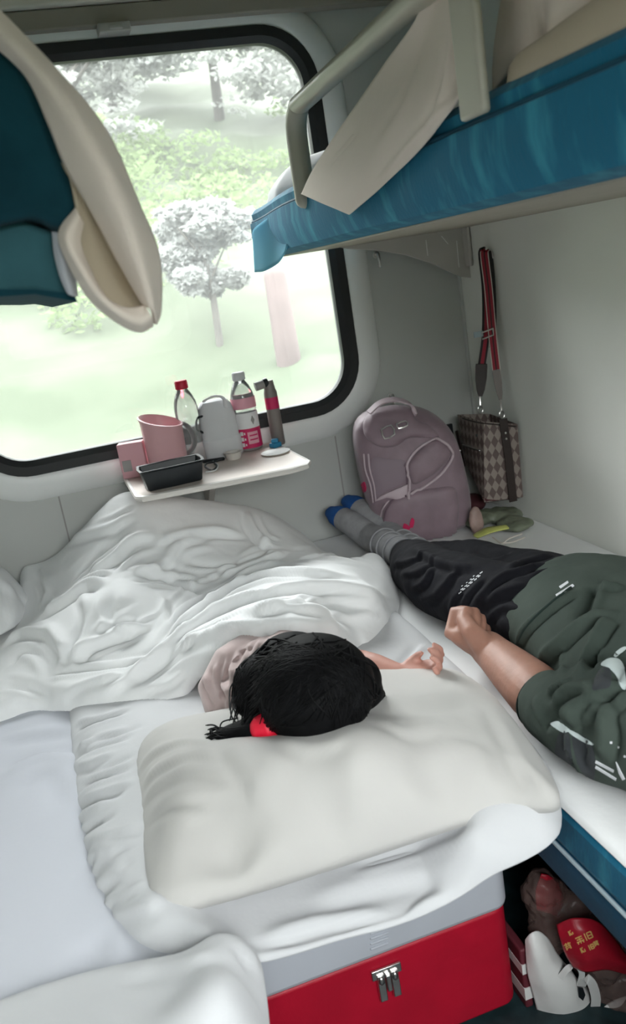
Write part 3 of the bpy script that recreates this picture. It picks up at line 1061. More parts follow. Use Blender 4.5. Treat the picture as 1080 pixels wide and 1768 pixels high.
patch('inner_fold', [[lp(105, 280, YL-.036), lp(120, 300, YL-.036), lp(128, 330, YL-.036)],
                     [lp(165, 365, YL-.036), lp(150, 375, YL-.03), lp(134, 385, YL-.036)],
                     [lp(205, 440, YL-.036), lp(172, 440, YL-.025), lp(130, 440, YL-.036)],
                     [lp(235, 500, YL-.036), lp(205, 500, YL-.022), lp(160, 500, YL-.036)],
                     [lp(255, 540, YL-.036), lp(230, 545, YL-.03), lp(210, 545, YL-.036)]], M['cream'], hs, nu=8, nv=8, thick=.004)  # darker cloth than the outer folds: shade of the opening put into colour


# ------------------------------------------------------------------ bedding
BZ = .494           # top of the berth cushions
o = cloth('bed_sheet', [(-.868, -.02, BZ-.002), (-.288, -.02, BZ-.002), (-.284, -.6, BZ-.004), (-.286, -1.3, BZ-.006), (-.296, -2.0, BZ-.006), (-.868, -2.0, BZ-.002)],
          [(-.7, -.5, .503), (-.4, -.8, .503), (-.45, -1.0, .508), (-.55, -1.1, .515), (-.6, -.9, .507), (-.4, -1.4, .505), (-.5, -1.6, .508), (-.7, -1.5, .508)],
          M['sheet'], edge=.03, hedge=.008, cell=.01, thick=-.001)
folds(o, [([(0, 1345), (60, 1310), (115, 1308), (150, 1318)], -.010, .014), ([(0, 1290), (60, 1275), (130, 1270)], .008, .02),
          ([(20, 1370), (80, 1340), (110, 1400)], .006, .02), ([(170, 1600), (150, 1680), (90, 1740)], .006, .02)])
tag(o, 'pale blue-white sheet spread over the empty bunk at the left', 'sheet')
o = cloth('bed_sheet', [(.25, -.016, BZ-.002), (.218, -.018, BZ-.002), (.212, -.06, BZ-.004), (.212, -.6, BZ-.004), (.212, -1.2, BZ-.004), (.214, -2.0, BZ-.004), (.85, -2.0, BZ-.002), (.88, -1.98, BZ-.002), (.882, -.06, BZ-.002), (.878, -.018, BZ-.002), (.84, -.016, BZ-.002)],
          [(.3, -.6, .503), (.3, -1.0, .505), (.3, -1.3, .503), (.6, -1, .503), (.4, -.4, .503), (.3, -1.7, .502)],
          M['cotton'], edge=.02, hedge=.008, cell=.008, thick=-.001)
tag(o, 'white sheet lying under the man on the blue bunk', 'sheet')

# folded quilt bridging the gap: the child's bed
pad = pz([(119, 1221, .502), (124, 1300, .502), (133, 1400, .502), (150, 1500, .500), (180, 1570, .498), (215, 1615, .503), (262, 1643, .504),
          (320, 1650, .504), (390, 1656, .500)])
pad += [ay(x, y, d) for x, y, d in ((445, 1664, -1.535), (520, 1643, -1.535), (600, 1617, -1.535), (700, 1594, -1.535), (790, 1551, -1.54), (850, 1508, -1.545), (905, 1485, -1.55), (950, 1458, -1.55), (974, 1425, -1.53))]
pad += [np.array(p) for p in ((.245, -1.42, .505), (.262, -1.2, .506), (.275, -.95, .508), (.28, -.6, .508), (.25, -.25, .505), (-.2, -.2, .505), (-.47, -.3, .505))]
o = cloth('folded_quilt', pad,
          pz([(200, 1300, .548), (200, 1450, .548), (260, 1560, .545), (350, 1600, .538), (470, 1590, .535), (600, 1540, .535), (720, 1500, .535), (830, 1440, .535),
              (930, 1390, .535), (960, 1340, .530), (860, 1200, .535), (760, 1090, .535), (715, 1060, .533), (500, 1350, .548), (700, 1250, .545), (330, 1225, .542), (180, 1240, .54),
              (690, 1110, .536), (800, 1150, .537)]) + [np.array((-.1, -.6, .545)), np.array((.1, -.4, .545)), np.array((-.3, -.4, .545)), np.array((.15, -.75, .54))],
          M['cotton_pad'], edge=.045, hedge=.02, cell=.0055, zmin=.503, thick=.002)
fl = []
for i, y in enumerate(range(1238, 1570, 15)):
    x0 = 124+max(0, (y-1400)*.25); k = rnd.uniform(-8, 8)
    L = rnd.uniform(45, 110)
    fl.append(([(x0+rnd.uniform(0, 15), y+10), (x0+L*.5, y-4+k), (x0+L+rnd.uniform(0, 30), y-22+k)], rnd.choice((.008, .010, -.007)), rnd.uniform(.0065, .0095)))
fl += [([(760, 1080), (720, 1130), (690, 1170)], .011, .012), ([(705, 1050), (740, 1085), (775, 1100)], .011, .012), ([(775, 1165), (830, 1185), (900, 1230)], .011, .009),
       ([(800, 1200), (850, 1215), (925, 1250)], .009, .008), ([(830, 1235), (880, 1245), (935, 1270)], .011, .008), ([(850, 1265), (900, 1285), (950, 1300)], .009, .008),
       ([(880, 1300), (925, 1315), (960, 1335)], .011, .008), ([(600, 1500), (700, 1470), (860, 1400)], -.007, .010), ([(440, 1625), (560, 1590), (680, 1575)], .011, .010),
       ([(520, 1560), (640, 1520), (800, 1490)], .007, .02), ([(790, 1130), (840, 1160), (880, 1210)], .009, .008), ([(720, 1035), (735, 1060), (770, 1075)], .009, .008)]
folds(o, fl)
tag(o, 'thick white folded quilt bridging the aisle under the pillow', 'quilt')

# pillow
pil = pz([(233, 1305, .555), (258, 1268, .56), (320, 1246, .565), (400, 1230, .565), (500, 1195, .565), (620, 1165, .565), (720, 1155, .56), (800, 1165, .555), (855, 1205, .55), (918, 1285, .545),
          (972, 1372, .540), (955, 1392, .540), (880, 1385, .540), (780, 1418, .538), (600, 1478, .538), (420, 1535, .538), (262, 1574, .538), (247, 1490, .54), (239, 1400, .545)])
o = cloth('bed_pillow', pil,
          pz([(600, 1330, .655), (450, 1330, .652), (340, 1360, .632), (300, 1300, .622), (280, 1440, .598), (400, 1440, .628), (550, 1410, .622), (720, 1345, .630), (840, 1310, .612),
              (900, 1345, .580), (740, 1200, .610), (800, 1210, .602), (650, 1230, .635), (520, 1260, .635), (420, 1268, .625), (680, 1280, .648), (350, 1275, .618), (620, 1180, .60)]),
          M['pillow'], edge=.085, hedge=.03, cell=.0058, thick=.014)
folds(o, [([(238, 1425), (285, 1385), (340, 1368), (430, 1375)], .007, .009), ([(240, 1395), (280, 1350), (340, 1330), (420, 1345)], .007, .009), ([(245, 1360), (275, 1325), (340, 1302), (400, 1318)], .006, .009),
          ([(242, 1445), (300, 1415), (370, 1405)], .005, .008), ([(238, 1335), (265, 1300), (320, 1280), (370, 1285)], .006, .009), ([(246, 1460), (290, 1440), (330, 1432)], .004, .006),
          ([(440, 1380), (410, 1330), (375, 1290)], -.006, .010), ([(450, 1370), (560, 1300), (650, 1260)], -.004, .03), ([(640, 1205), (700, 1215), (800, 1190)], .008, .03),
          ([(850, 1220), (900, 1310), (945, 1370)], .005, .014), ([(880, 1300), (920, 1340), (955, 1380)], .005, .008), ([(700, 1290), (790, 1270), (860, 1290)], -.004, .016), ([(560, 1440), (660, 1405), (760, 1390)], .004, .014),
          ([(380, 1290), (412, 1330), (446, 1388)], .006, .007), ([(470, 1275), (540, 1290), (600, 1275)], .005, .010), ([(650, 1240), (700, 1262), (780, 1250)], .004, .012), ([(455, 1290), (480, 1340), (440, 1400)], .004, .02)], top=True)
ruffle(o, .0022, 11, seed=6, top=True)
tag(o, 'big white pillow under the sleeping child with the dark hair', 'pillow')

# main quilt over the child
ql = [np.array(p) for p in ((-.50, -.02, .60), (-.3, -.025, .51), (0, -.025, .51), (.20, -.03, .51), (.245, -.10, .508), (.262, -.25, .508), (.285, -.38, .508))]
ql += pz([(650, 962, .53), (676, 985, .515), (689, 1030, .512), (686, 1060, .512), (668, 1105, .512), (650, 1128, .515), (615, 1120, .535), (570, 1103, .62), (520, 1096, .665), (478, 1092, .670),
          (430, 1104, .655), (385, 1128, .620), (352, 1160, .575), (334, 1186, .545), (306, 1216, .530), (250, 1221, .528), (190, 1224, .528), (118, 1227, .512), (60, 1224, .500), (0, 1256, .496)])
ql += [np.array(p) for p in ((-.75, -.70, .497), (-.84, -.66, .497), (-.85, -.30, .497), (-.66, -.20, .497), (-.60, -.17, .52), (-.565, -.12, .56), (-.555, -.04, .60), (-.54, -.02, .61))]
qc = pz([(85, 985, .635), (130, 940, .67), (200, 890, .725), (265, 878, .725), (350, 880, .695), (430, 878, .675), (480, 895, .65),
         (150, 990, .655), (230, 962, .685), (320, 930, .69), (420, 925, .655), (500, 932, .62), (600, 965, .618), (652, 985, .575), (560, 985, .655), (640, 1020, .615), (672, 1040, .555),
         (100, 1040, .615), (40, 1100, .575), (200, 1030, .655), (300, 1000, .62), (400, 1000, .615), (480, 985, .63), (480, 1035, .675), (560, 1050, .675), (400, 1060, .645), (300, 1085, .605),
         (200, 1090, .60), (100, 1125, .58), (20, 1130, .565), (20, 1200, .545), (100, 1190, .560), (180, 1175, .575), (250, 1170, .567), (330, 1125, .605), (615, 1090, .590), (560, 1085, .665),
         (505, 1075, .705), (440, 1085, .695), (385, 1110, .645), (640, 1095, .565)])
o = cloth('bed_quilt', ql, qc, M['cotton'], edge=.035, hedge=.035, cell=.0056, thick=.004, lam=5e-4)


def z5(*pts): return [(x*.648, 840+y*.648) for x, y in pts]


QF = [
    (z5((275, 555), (430, 450), (550, 350), (700, 292), (900, 268), (1040, 300)), 0.0232, 0.0126),
    (z5((330, 535), (470, 440), (600, 375), (700, 355)), 0.0145, 0.0081),
    (z5((480, 440), (580, 392), (700, 372), (850, 372), (950, 390)), 0.0145, 0.0090),
    (z5((430, 430), (530, 335), (640, 262), (780, 232), (960, 240)), 0.0203, 0.0126),
    (z5((260, 560), (400, 478), (520, 398), (640, 340), (800, 325), (960, 352)), 0.0130, 0.0072),
    (z5((400, 420), (500, 320), (600, 270), (700, 215), (850, 205)), 0.0145, 0.0090),
    (z5((190, 470), (240, 430), (330, 395), (412, 362)), 0.0232, 0.0126),
    (z5((215, 285), (235, 335), (222, 400), (195, 465)), 0.0203, 0.0126),
    (z5((100, 352), (180, 305), (240, 262), (290, 262)), 0.0232, 0.0144),
    (z5((290, 270), (290, 330), (320, 370), (410, 365)), -0.0203, 0.0144),
    (z5((0, 430), (60, 392), (130, 390), (165, 430), (180, 470)), 0.0203, 0.0126),
    (z5((20, 480), (70, 440), (110, 450), (140, 500)), -0.0145, 0.0126),
    (z5((350, 250), (470, 268), (555, 285)), -0.0203, 0.0108),
    (z5((345, 235), (400, 225), (500, 260), (560, 262)), 0.0145, 0.0090),
    (z5((230, 245), (290, 205), (350, 145), (420, 125)), 0.0203, 0.0108),
    (z5((190, 255), (250, 195), (330, 125)), -0.0145, 0.0090),
    (z5((480, 205), (590, 212), (680, 185), (725, 160)), -0.0145, 0.0090),
    (z5((655, 60), (672, 110), (700, 150), (730, 160)), 0.0203, 0.0108),
    (z5((370, 240), (440, 205), (480, 150), (560, 125)), 0.0174, 0.0108),
    (z5((400, 160), (470, 130), (560, 115), (650, 130)), 0.0145, 0.0090),
    (z5((570, 255), (640, 222), (720, 190), (760, 175)), 0.0174, 0.0090),
    (z5((430, 380), (440, 330), (430, 290)), 0.0087, 0.0090),
    (z5((240, 400), (300, 360), (360, 340)), 0.0116, 0.0108),
    (z5((120, 500), (200, 490), (330, 480), (420, 465)), -0.0145, 0.0090),
    (z5((170, 545), (250, 520), (330, 500)), 0.0116, 0.0090),
    (z5((5, 530), (80, 540), (150, 580)), -0.0116, 0.0108),
    (z5((100, 215), (130, 260), (120, 320)), 0.0145, 0.0126),
    (z5((170, 160), (220, 130), (300, 110), (360, 70)), 0.0145, 0.0126),
    (z5((900, 300), (990, 310), (1045, 290)), 0.0087, 0.0072),
    (z5((850, 345), (940, 350), (1020, 330)), 0.0087, 0.0090),
    (z5((780, 200), (880, 185), (980, 200)), 0.0116, 0.0090),
    (z5((520, 510), (460, 560), (360, 580)), 0.0087, 0.0090),
]
fr_ = random.Random(21)
for pts, a, w in list(QF):          # finer companions beside the main folds
    for k in range(2):
        dx, dy = fr_.uniform(-16, 16), fr_.choice((-1, 1))*fr_.uniform(9, 22)
        cut = pts[fr_.randint(0, 1):] if len(pts) > 3 else pts
        QF.append(([(x+dx+fr_.uniform(-4, 4), y+dy+fr_.uniform(-4, 4)) for x, y in cut], abs(a)*fr_.uniform(.25, .5)*fr_.choice((1, 1, -1)), max(.0068, w*fr_.uniform(.5, .75))))
folds(o, QF)
ruffle(o, .004, 9.0, seed=3)
tag(o, 'large rumpled white quilt heaped over the sleeping child', 'quilt')

# second quilt, its corner showing at the left edge
o = cloth('spare_quilt', [(-.57, -.03, .52), (-.535, -.08, .56), (-.53, -.20, .56), (-.60, -.34, .56), (-.86, -.34, .55), (-.86, -.03, .50)],
          [(-.60, -.12, .685), (-.57, -.19, .655), (-.66, -.16, .71), (-.63, -.26, .68), (-.78, -.2, .70)], M['cotton'], edge=.05, hedge=.03, cell=.007)
folds(o, [([(0, 1000), (20, 1030), (15, 1080)], .012, .014), ([(0, 965), (30, 1000), (50, 1050)], .010, .012)])
tag(o, 'plump white quilt corner at the left edge by the wall', 'quilt')

# folded bedding nearest the camera
fp = pz([(-60, 1760, .512), (60, 1712, .512), (190, 1676, .512), (260, 1664, .512), (330, 1652, .512), (352, 1632, .512), (378, 1620, .512), (418, 1624, .505), (445, 1646, .495), (455, 1680, .485),
         (466, 1768, .470), (470, 1900, .46), (300, 1960, .505), (0, 1980, .512)])
o = cloth('folded_sheet', fp, pz([(300, 1720, .555), (400, 1680, .562), (395, 1640, .552), (420, 1760, .555), (150, 1780, .55), (250, 1850, .55), (435, 1700, .545)]),
          M['cotton_pad'], edge=.03, hedge=.02, cell=.006, thick=.003)
folds(o, [([(400, 1632), (430, 1650), (445, 1690)], .008, .008), ([(200, 1680), (320, 1662), (370, 1640)], .006, .012), ([(405, 1640), (425, 1670), (432, 1720)], -.006, .008)])
tag(o, 'white folded sheet at the near corner beside the red case', 'sheet')

# ------------------------------------------------------------------ red case under the child's bed
sc = thing('suitcase', 'red case with pale grey band and metal clasp on the floor', 'suitcase', (-.03, -1.1, 0))
YF = -1.335


def case_slab(name, z0, z1, mt, grow=0.0, parent=sc, x0=-.285, x1=.183, r=.03, bev=.006):
    g = G()
    pl = rrect(x0-grow, x1+grow, YF-grow, -.82+grow, r)
    g.loft([[(x, y, z0) for x, y in pl], [(x, y, z1) for x, y in pl]])
    return g.build(name, mt, parent, bevel=bev, angle=50)


case_slab('shell', .012, .214, M['case_red'])
bd = case_slab('band', .212, .305, M['case_grey'], grow=.004, bev=.012)
case_slab('lid', .303, .405, M['case_red'])
g = G()
for i in range(5):
    p = ay(655, 1598+i*9, YF-.006)
    g.tube([(p[0]-.014, YF-.005, p[2]), (p[0]+.014, YF-.005, p[2])], .0022, 8)
g.build('grip_rib', M['case_grey'], bd)
cp = ay(668, 1692, YF)
g = G()
for dx in (-.012, .012):
    g.box((cp[0]+dx-.0065, YF-.010, cp[2]-.030), (cp[0]+dx+.0065, YF-.001, cp[2]+.022))
    g.ell((cp[0]+dx, YF-.010, cp[2]+.012), (.006, .004, .008), seg=12, rings=8)
g.box((cp[0]-.026, YF-.006, cp[2]+.012), (cp[0]+.026, YF-.001, cp[2]+.030))
g.box((cp[0]-.004, YF-.013, cp[2]-.012), (cp[0]+.004, YF-.001, cp[2]+.020))
g.build('clasp', M['metal'], sc, bevel=.002)


# ------------------------------------------------------------------ people
def unit(v):
    v = np.array(v, float); return v/np.linalg.norm(v)


def hand(g, Wp, u, t, p, s=1.0, curls=(60, 150, 205), spread=0.0, thumb=None, fr=.0098):
    """palm, five fingers of different lengths; u = wrist to knuckles, t = thumb side, p = palm side. returns the finger ends"""
    u, p = unit(u), np.array(p, float)
    p = unit(p-u*np.dot(u, p)); t0 = np.array(t, float); t = unit(t0-u*np.dot(u, t0)-p*np.dot(p, t0))
    Wp = np.array(Wp, float); ends = []
    g.tube([Wp-u*.01*s, Wp+u*.025*s, Wp+u*.055*s, Wp+u*.078*s], [(.026*s, .020*s), (.032*s, .021*s), (.037*s, .019*s), (.036*s, .015*s)], 18, up=p)
    L = ((.040, .025, .021), (.044, .028, .022), (.041, .026, .021), (.032, .020, .018))
    for k in range(4):
        K = Wp+u*(.084-.002*abs(k-1)-.004*(k == 3))*s+t*(.0285-.0192*k)*s
        P = [K-u*.02*s, K]
        c = [x+(k-1.5)*spread*8 for x in curls] if not isinstance(curls[0], (list, tuple)) else curls[k]
        f = fr*s*(1.0, 1.03, .97, .86)[k]
        rr_ = [f*1.12, f*1.1]
        sp = t*(.5-k/3.0)*spread
        for a, l in zip(c, L[k]):
            a = math.radians(a)
            d = unit(math.cos(a)*u+math.sin(a)*p+sp*max(0, math.cos(a)))
            P += [P[-1]+d*l*s*.5, P[-1]+d*l*s]
            rr_ += [f*.93, f*1.0]
        rr_[-1] = f*.82
        g.tube(P, rr_, 12)
        ends.append((P[-1], P[-1]-P[-2], p))
    if thumb is None: thumb = [(.012, .024, .002), (.040, .044, .012), (.064, .040, .026), (.082, .030, .034)]
    P = [Wp+(u*a+t*b+p*c)*s for a, b, c in thumb]
    g.tube(P, [fr*s*1.75, fr*s*1.35, fr*s*1.12, fr*s*.85], 12)
    g.ell(Wp+(u*.03+t*.024+p*.008)*s, (.016*s, .016*s, .014*s))
    return ends, P


def face(g, c, up, fwd, r):
    """adds nose, brow, chin, lips and ears to a head centred at c"""
    up, fwd = unit(up), unit(fwd); sd = np.cross(fwd, up)
    B = Matrix(((sd[0], fwd[0], up[0], 0), (sd[1], fwd[1], up[1], 0), (sd[2], fwd[2], up[2], 0), (0, 0, 0, 1)))
    g.ell(c, (r*.80, r*.98, r*1.02), B)
    q = lambda a, b, d: c+sd*a*r+fwd*b*r+up*d*r
    g.ell(q(0, .32, -.62), (r*.56, r*.58, r*.52), B)
    g.tube([q(0, .90, .05), q(0, 1.02, -.15), q(0, 1.10, -.30)], [r*.09, r*.11, r*.14], 10)
    for s in (-1, 1):
        g.ell(q(s*.10, 1.0, -.32), (r*.09, r*.09, r*.08), B)
        g.ell(q(s*.30, .78, .16), (r*.26, r*.16, r*.09), B)
        g.ell(q(s*.84, -.02, -.10), (r*.10, r*.2, r*.28), B)
    g.ell(q(0, .86, -.55), (r*.24, r*.10, r*.055), B)
    g.ell(q(0, .84, -.66), (r*.20, r*.10, r*.06), B)
    return q


# ---- the man, lying on his back on the right bunk, his head beyond the frame
g = G()
wrist = np.array((.311, -1.112, .562)); elbow = np.array((.296, -1.335, .560)); shoulder = np.array((.35, -1.57, .600))
g.tube([shoulder, (shoulder+elbow)/2, elbow], [.052, .046, .040], 18)
g.tube([elbow, elbow+(wrist-elbow)*.25, elbow+(wrist-elbow)*.6, wrist+(elbow-wrist)*.08, wrist+(wrist-elbow)*.08], [.045, .049, .043, .036, .034], 20)
ends, thP = hand(g, wrist+np.array((-.001, -.012, .003)), (-.26, .95, .02), (-.72, -.1, .68), (.62, .2, .72), 1.10, curls=(72, 165, 235), fr=.0125,
                 thumb=[(.010, .020, .004), (.036, .034, .016), (.064, .032, .030), (.086, .018, .040)])
g.tube([(.505, -1.0, .58), (.51, -1.2, .582), (.515, -1.45, .592), (.52, -1.6, .60)], [(.11, .055), (.11, .055), (.14, .07), (.14, .07)], 28)
for s, lx in ((-1, 0), (1, .0)):
    hx = .51+s*.08
    g.tube([(hx, -1.02, .582), ((.375 if s < 0 else .52), -.74, .558), ((.412 if s < 0 else .466), -.49, .540), ((.402 if s < 0 else .452), -.27, .546)], [.058, .048, (.033 if s < 0 else .027), (.032 if s < 0 else .028)], 18)
    tip = (.348, -.075, .595) if s < 0 else (.408, -.058, .612)
    hl = (.400, -.255, .543) if s < 0 else (.452, -.255, .543)
    mid = (np.array(tip)+np.array(hl))/2+np.array((0, 0, .004))
    g.tube([hl, mid, np.array(tip)+(np.array(hl)-np.array(tip))*.2], [.030, .027, .017], 14)
sh2 = np.array((.68, -1.60, .585)); el2 = np.array((.665, -1.36, .545)); wr2 = np.array((.60, -1.16, .532))
g.tube([sh2, (sh2+el2)/2, el2], [.052, .046, .040], 16)
g.tube([el2, (el2+wr2)/2, wr2], [.037, .033, .026], 16)
hand(g, wr2, (-.3, 1, -.02), (-.95, .1, .3), (.2, -.1, -.95), 1.0, curls=(12, 25, 35))
g.tube([(.52, -1.62, .612), (.52, -1.70, .612), (.52, -1.76, .612)], [.062, .054, .056], 18)
hq = face(g, np.array((.52, -1.84, .605)), (0, -1, .08), (0, .08, 1), .098)
man = body('person', g, M['skin'], voxel=.004, smooth=5)
tag(man, 'person lying on the blue bunk in dark green shirt and black trousers, fist closed', 'person')
# thumb nail and finger nails on the hand in view
bm_ = bvh_of(man); pass
g = G()
for e, d, p in ends:
    d = unit(d); n = -unit(p-d*np.dot(d, p))
    g.ell(e+n*.0060+d*.001, (.0045, .0055, .0018), seg=10, rings=6)
g.ell(thP[-1]+np.array((-.005, -.001, .005)), (.005, .005, .002), seg=10, rings=6)
for v in [g]:
    pass
del g
g = G()
g.ell(hq(0, -.22, .22), (.092, .082, .092))
g.ell(hq(0, -.1, .62), (.078, .05, .075))
g.ell(hq(0, -.45, -.15), (.075, .06, .06))
body('hair', g, M['hair'], man, voxel=.006, smooth=4)
# trousers
g = G()
g.tube([(.412, -.485, .548), (.402, -.54, .553), (.384, -.62, .564), (.374, -.74, .575), (.395, -.89, .580), (.44, -1.05, .585)], [.047, .058, .070, .076, .082, .086], 26)
g.tube([(.466, -.51, .540), (.482, -.57, .548), (.508, -.66, .558), (.520, -.76, .562), (.545, -.89, .568), (.56, -1.05, .578)], [(.044, .040), (.056, .048), (.068, .056), (.074, .060), (.080, .070), (.086, .082)], 26, up=(0, 0, 1))
g.tube([(.49, -.97, .585), (.50, -1.07, .587), (.51, -1.16, .588)], [(.13, .078), (.155, .086), (.155, .084)], 30, up=(0, 0, 1))
tro = body('trousers', g, M['black_cloth'], man, voxel=.0045, smooth=8)


def z7(*pts): return [(600+x*.4444, 840+y*.4444) for x, y in pts]


folds(tro, [(z7((250, 235), (330, 280), (420, 310), (520, 320)), .010, .010), (z7((175, 300), (240, 290), (300, 250)), .008, .008), (z7((200, 340), (280, 330), (350, 270)), .007, .007),
            (z7((240, 400), (300, 370), (330, 310)), .008, .008), (z7((270, 440), (340, 420), (400, 350), (420, 320)), .008, .010), (z7((500, 470), (560, 430), (640, 400), (720, 400)), .012, .012),
            (z7((480, 480), (520, 430), (600, 350), (700, 320), (790, 300)), .010, .010), (z7((440, 470), (470, 420), (540, 350)), .007, .007), (z7((400, 500), (410, 440), (450, 400)), .006, .006),
            (z7((480, 240), (560, 265), (640, 250)), -.010, .012), (z7((600, 330), (700, 290), (800, 262)), .008, .010), (z7((640, 440), (760, 430), (840, 360)), -.010, .014),
            (z7((700, 350), (780, 330), (850, 350)), .008, .010), (z7((530, 520), (600, 470), (680, 470)), .008, .010)])
ruffle(tro, .003, 14, seed=9)
# shirt
g = G()
g.tube([(.535, -1.055, .585), (.525, -1.11, .588), (.518, -1.20, .590), (.515, -1.35, .596), (.52, -1.50, .602), (.525, -1.60, .602), (.53, -1.655, .602)],
       [(.150, .094), (.174, .102), (.178, .100), (.182, .098), (.192, .099), (.19, .094), (.13, .075)], 36, up=(0, 0, 1))
op = elbow+(wrist-elbow)*.07
sdir = unit(elbow-shoulder)
g.tube([(.40, -1.58, .612), (.345, -1.57, .606), (.316, -1.47, .592), (.302, -1.39, .572), tuple(op)], [.092, .096, .088, .070, .053], 28, round_end=False)
g.tube([(.64, -1.60, .61), sh2, (sh2+el2)/2, el2], [.085, .075, .056, .045], 22)
shirt = body('shirt', g, M['green_cloth'], man, voxel=.005, smooth=7)


def zs(*pts): return [(760+x*.2963, 1000+y*.2963) for x, y in pts]


folds(shirt, [(zs((415, 445), (470, 330), (580, 220), (700, 130), (800, 70)), 0.0150, 0.0076), (zs((520, 495), (640, 420), (780, 310), (900, 235), (1050, 180)), 0.0180, 0.0095),
              (zs((810, 575), (870, 440), (940, 310), (1000, 200)), 0.0180, 0.0095), (zs((700, 400), (705, 480), (710, 560)), 0.0090, 0.0057), (zs((920, 370), (930, 440), (900, 520)), 0.0090, 0.0057),
              (zs((620, 670), (690, 630), (760, 600)), 0.0120, 0.0066), (zs((640, 740), (730, 660), (830, 640), (920, 655)), 0.0150, 0.0076), (zs((700, 830), (770, 770), (880, 690), (1000, 640), (1070, 600)), 0.0180, 0.0095),
              (zs((760, 860), (800, 820), (880, 770), (960, 690)), 0.0150, 0.0076), (zs((770, 860), (800, 770)), 0.0090, 0.0057), (zs((950, 1050), (970, 930), (960, 800), (980, 700)), 0.0150, 0.0095),
              (zs((745, 880), (750, 990), (765, 1110)), 0.0090, 0.0066), (zs((760, 960), (820, 1080), (890, 1190)), 0.0120, 0.0085), (zs((880, 920), (890, 1000), (870, 1090)), 0.0090, 0.0076),
              (zs((960, 640), (980, 560), (1040, 430)), 0.0150, 0.0095), (zs((1000, 760), (1060, 700), (1080, 650)), 0.0120, 0.0076), (zs((600, 860), (640, 820), (700, 800)), -0.0120, 0.0095),
              (zs((830, 250), (870, 120), (900, 30)), -0.0180, 0.0114), (zs((940, 30), (990, 50), (1070, 40)), 0.0120, 0.0095), (zs((560, 690), (570, 760), (600, 850)), 0.0090, 0.0076)])
ruffle(shirt, .004, 10, seed=4)
bs = bvh_of(shirt)
pr = [zs((640, 845), (680, 830), (720, 850), (755, 880), (730, 895), (690, 880)), zs((750, 878), (800, 900), (880, 950), (882, 968), (820, 940), (755, 900)),
      zs((935, 500), (980, 465), (1040, 470), (1075, 540), (1080, 640), (1050, 630), (1020, 560), (980, 520)), zs((1010, 440), (1050, 405), (1080, 395), (1078, 410), (1040, 440), (1020, 455))]
appliques('brush_print', bs, pr, M['print'], shirt, off=.0012, cell=2.5)
pr = [zs((905, 1055), (1010, 1112), (1008, 1125), (900, 1068)), zs((905, 1085), (1025, 1160), (1022, 1172), (900, 1098)), zs((1020, 1055), (1075, 1165), (1062, 1170), (1040, 1130)),
      zs((985, 945), (998, 945), (998, 958), (985, 958)), zs((1030, 972), (1042, 976), (1040, 986), (1030, 984)), zs((1070, 1025), (1080, 1030), (1078, 1040), (1068, 1036)),
      zs((670, 92), (770, 30), (780, 40), (680, 105)), zs((690, 45), (740, 12), (748, 20), (700, 55))]
appliques('dash_print', bs, pr, M['print_white'], shirt, off=.0012, cell=1.5, smooth_poly=False)
pr = [zs((690, 900), (745, 895), (760, 1000), (770, 1120), (700, 1080), (668, 1020)), zs((770, 900), (880, 960), (900, 1100), (880, 1180), (800, 1080)),
      zs((920, 540), (980, 510), (990, 620), (930, 640), (885, 640))]
appliques('dark_print', bs, pr, M['print_grey'], shirt, off=.0009, cell=3)
trims('hem', bs, [[(884, 1128), (905, 1085), (945, 1045), (985, 1015)]], .0022, M['green_dark'], shirt)
c = np.array(op); d = unit(elbow-wrist); e1 = unit(np.cross(d, (0, 0, 1))); e2 = np.cross(e1, d)
G().tube([c+(e1*math.cos(t)+e2*math.sin(t))*.0515 for t in [2*math.pi*i/36 for i in range(37)]], .0022, 6, round_end=False).build('sleeve_hem', M['green_dark'], shirt)
# print on the trouser leg
bt = bvh_of(tro)
g = G()
pr = []
for r_ in range(3):
    for k in range(6):
        x = 792+k*6.6+r_*2.6+rnd.uniform(-1, 1); y = 1026-k*5.6-r_*6.5
        if r_ == 2 and k > 3: continue
        h = 2.6-.5*r_
        pr.append([(x, y), (x+4.6, y-3.4), (x+5.2, y-3.4-h), (x+2.6, y-1.4-h*.6), (x+.6, y-h)])
applique('small_print', bt, pr, M['print_white'], tro, off=.0014, cell=1.3, smooth_poly=False)
# socks with blue toes
for tip, hl, ank, cuff in (((.348, -.085, .592), (.400, -.250, .544), (.406, -.32, .547), (.413, -.51, .548)), ((.408, -.068, .610), (.452, -.250, .544), (.456, -.32, .538), (.462, -.53, .538))):
    tip, hl, ank, cuff = map(np.array, (tip, hl, ank, cuff))
    mid = (tip+hl)/2+np.array((0, 0, .006))
    k_ = 1.0 if cuff[0] < .44 else .86
    g = G().tube([cuff, ank, hl+np.array((0, .012, 0)), mid, mid+(tip-mid)*.5], [.042*k_, .0405*k_, .040, .0365, .034], 22)
    sk = body('sock', g, M['sock'], man, voxel=.004, smooth=4)
    a = mid+(tip-mid)*.45
    G().tube([a, a+(tip-a)*.55, tip], [(.0345, .035), (.033, .030), (.024, .020)], 22).build('toe_cap', M['sock_blue'], sk)
    g = G()
    for k in range(4):
        c = cuff+(ank-cuff)*(.25+.22*k); r_ = .0425*k_
        d = unit(ank-cuff); e1 = unit(np.cross(d, (0, 0, 1))); e2 = np.cross(e1, d)
        pts = [c+e1*r_*math.cos(a_)+e2*r_*math.sin(a_) for a_ in [2*math.pi*i/28 for i in range(29)]]
        g.tube(pts, .0028, 6, round_end=False)
    g.build('cuff_rib', M['sock'], sk)

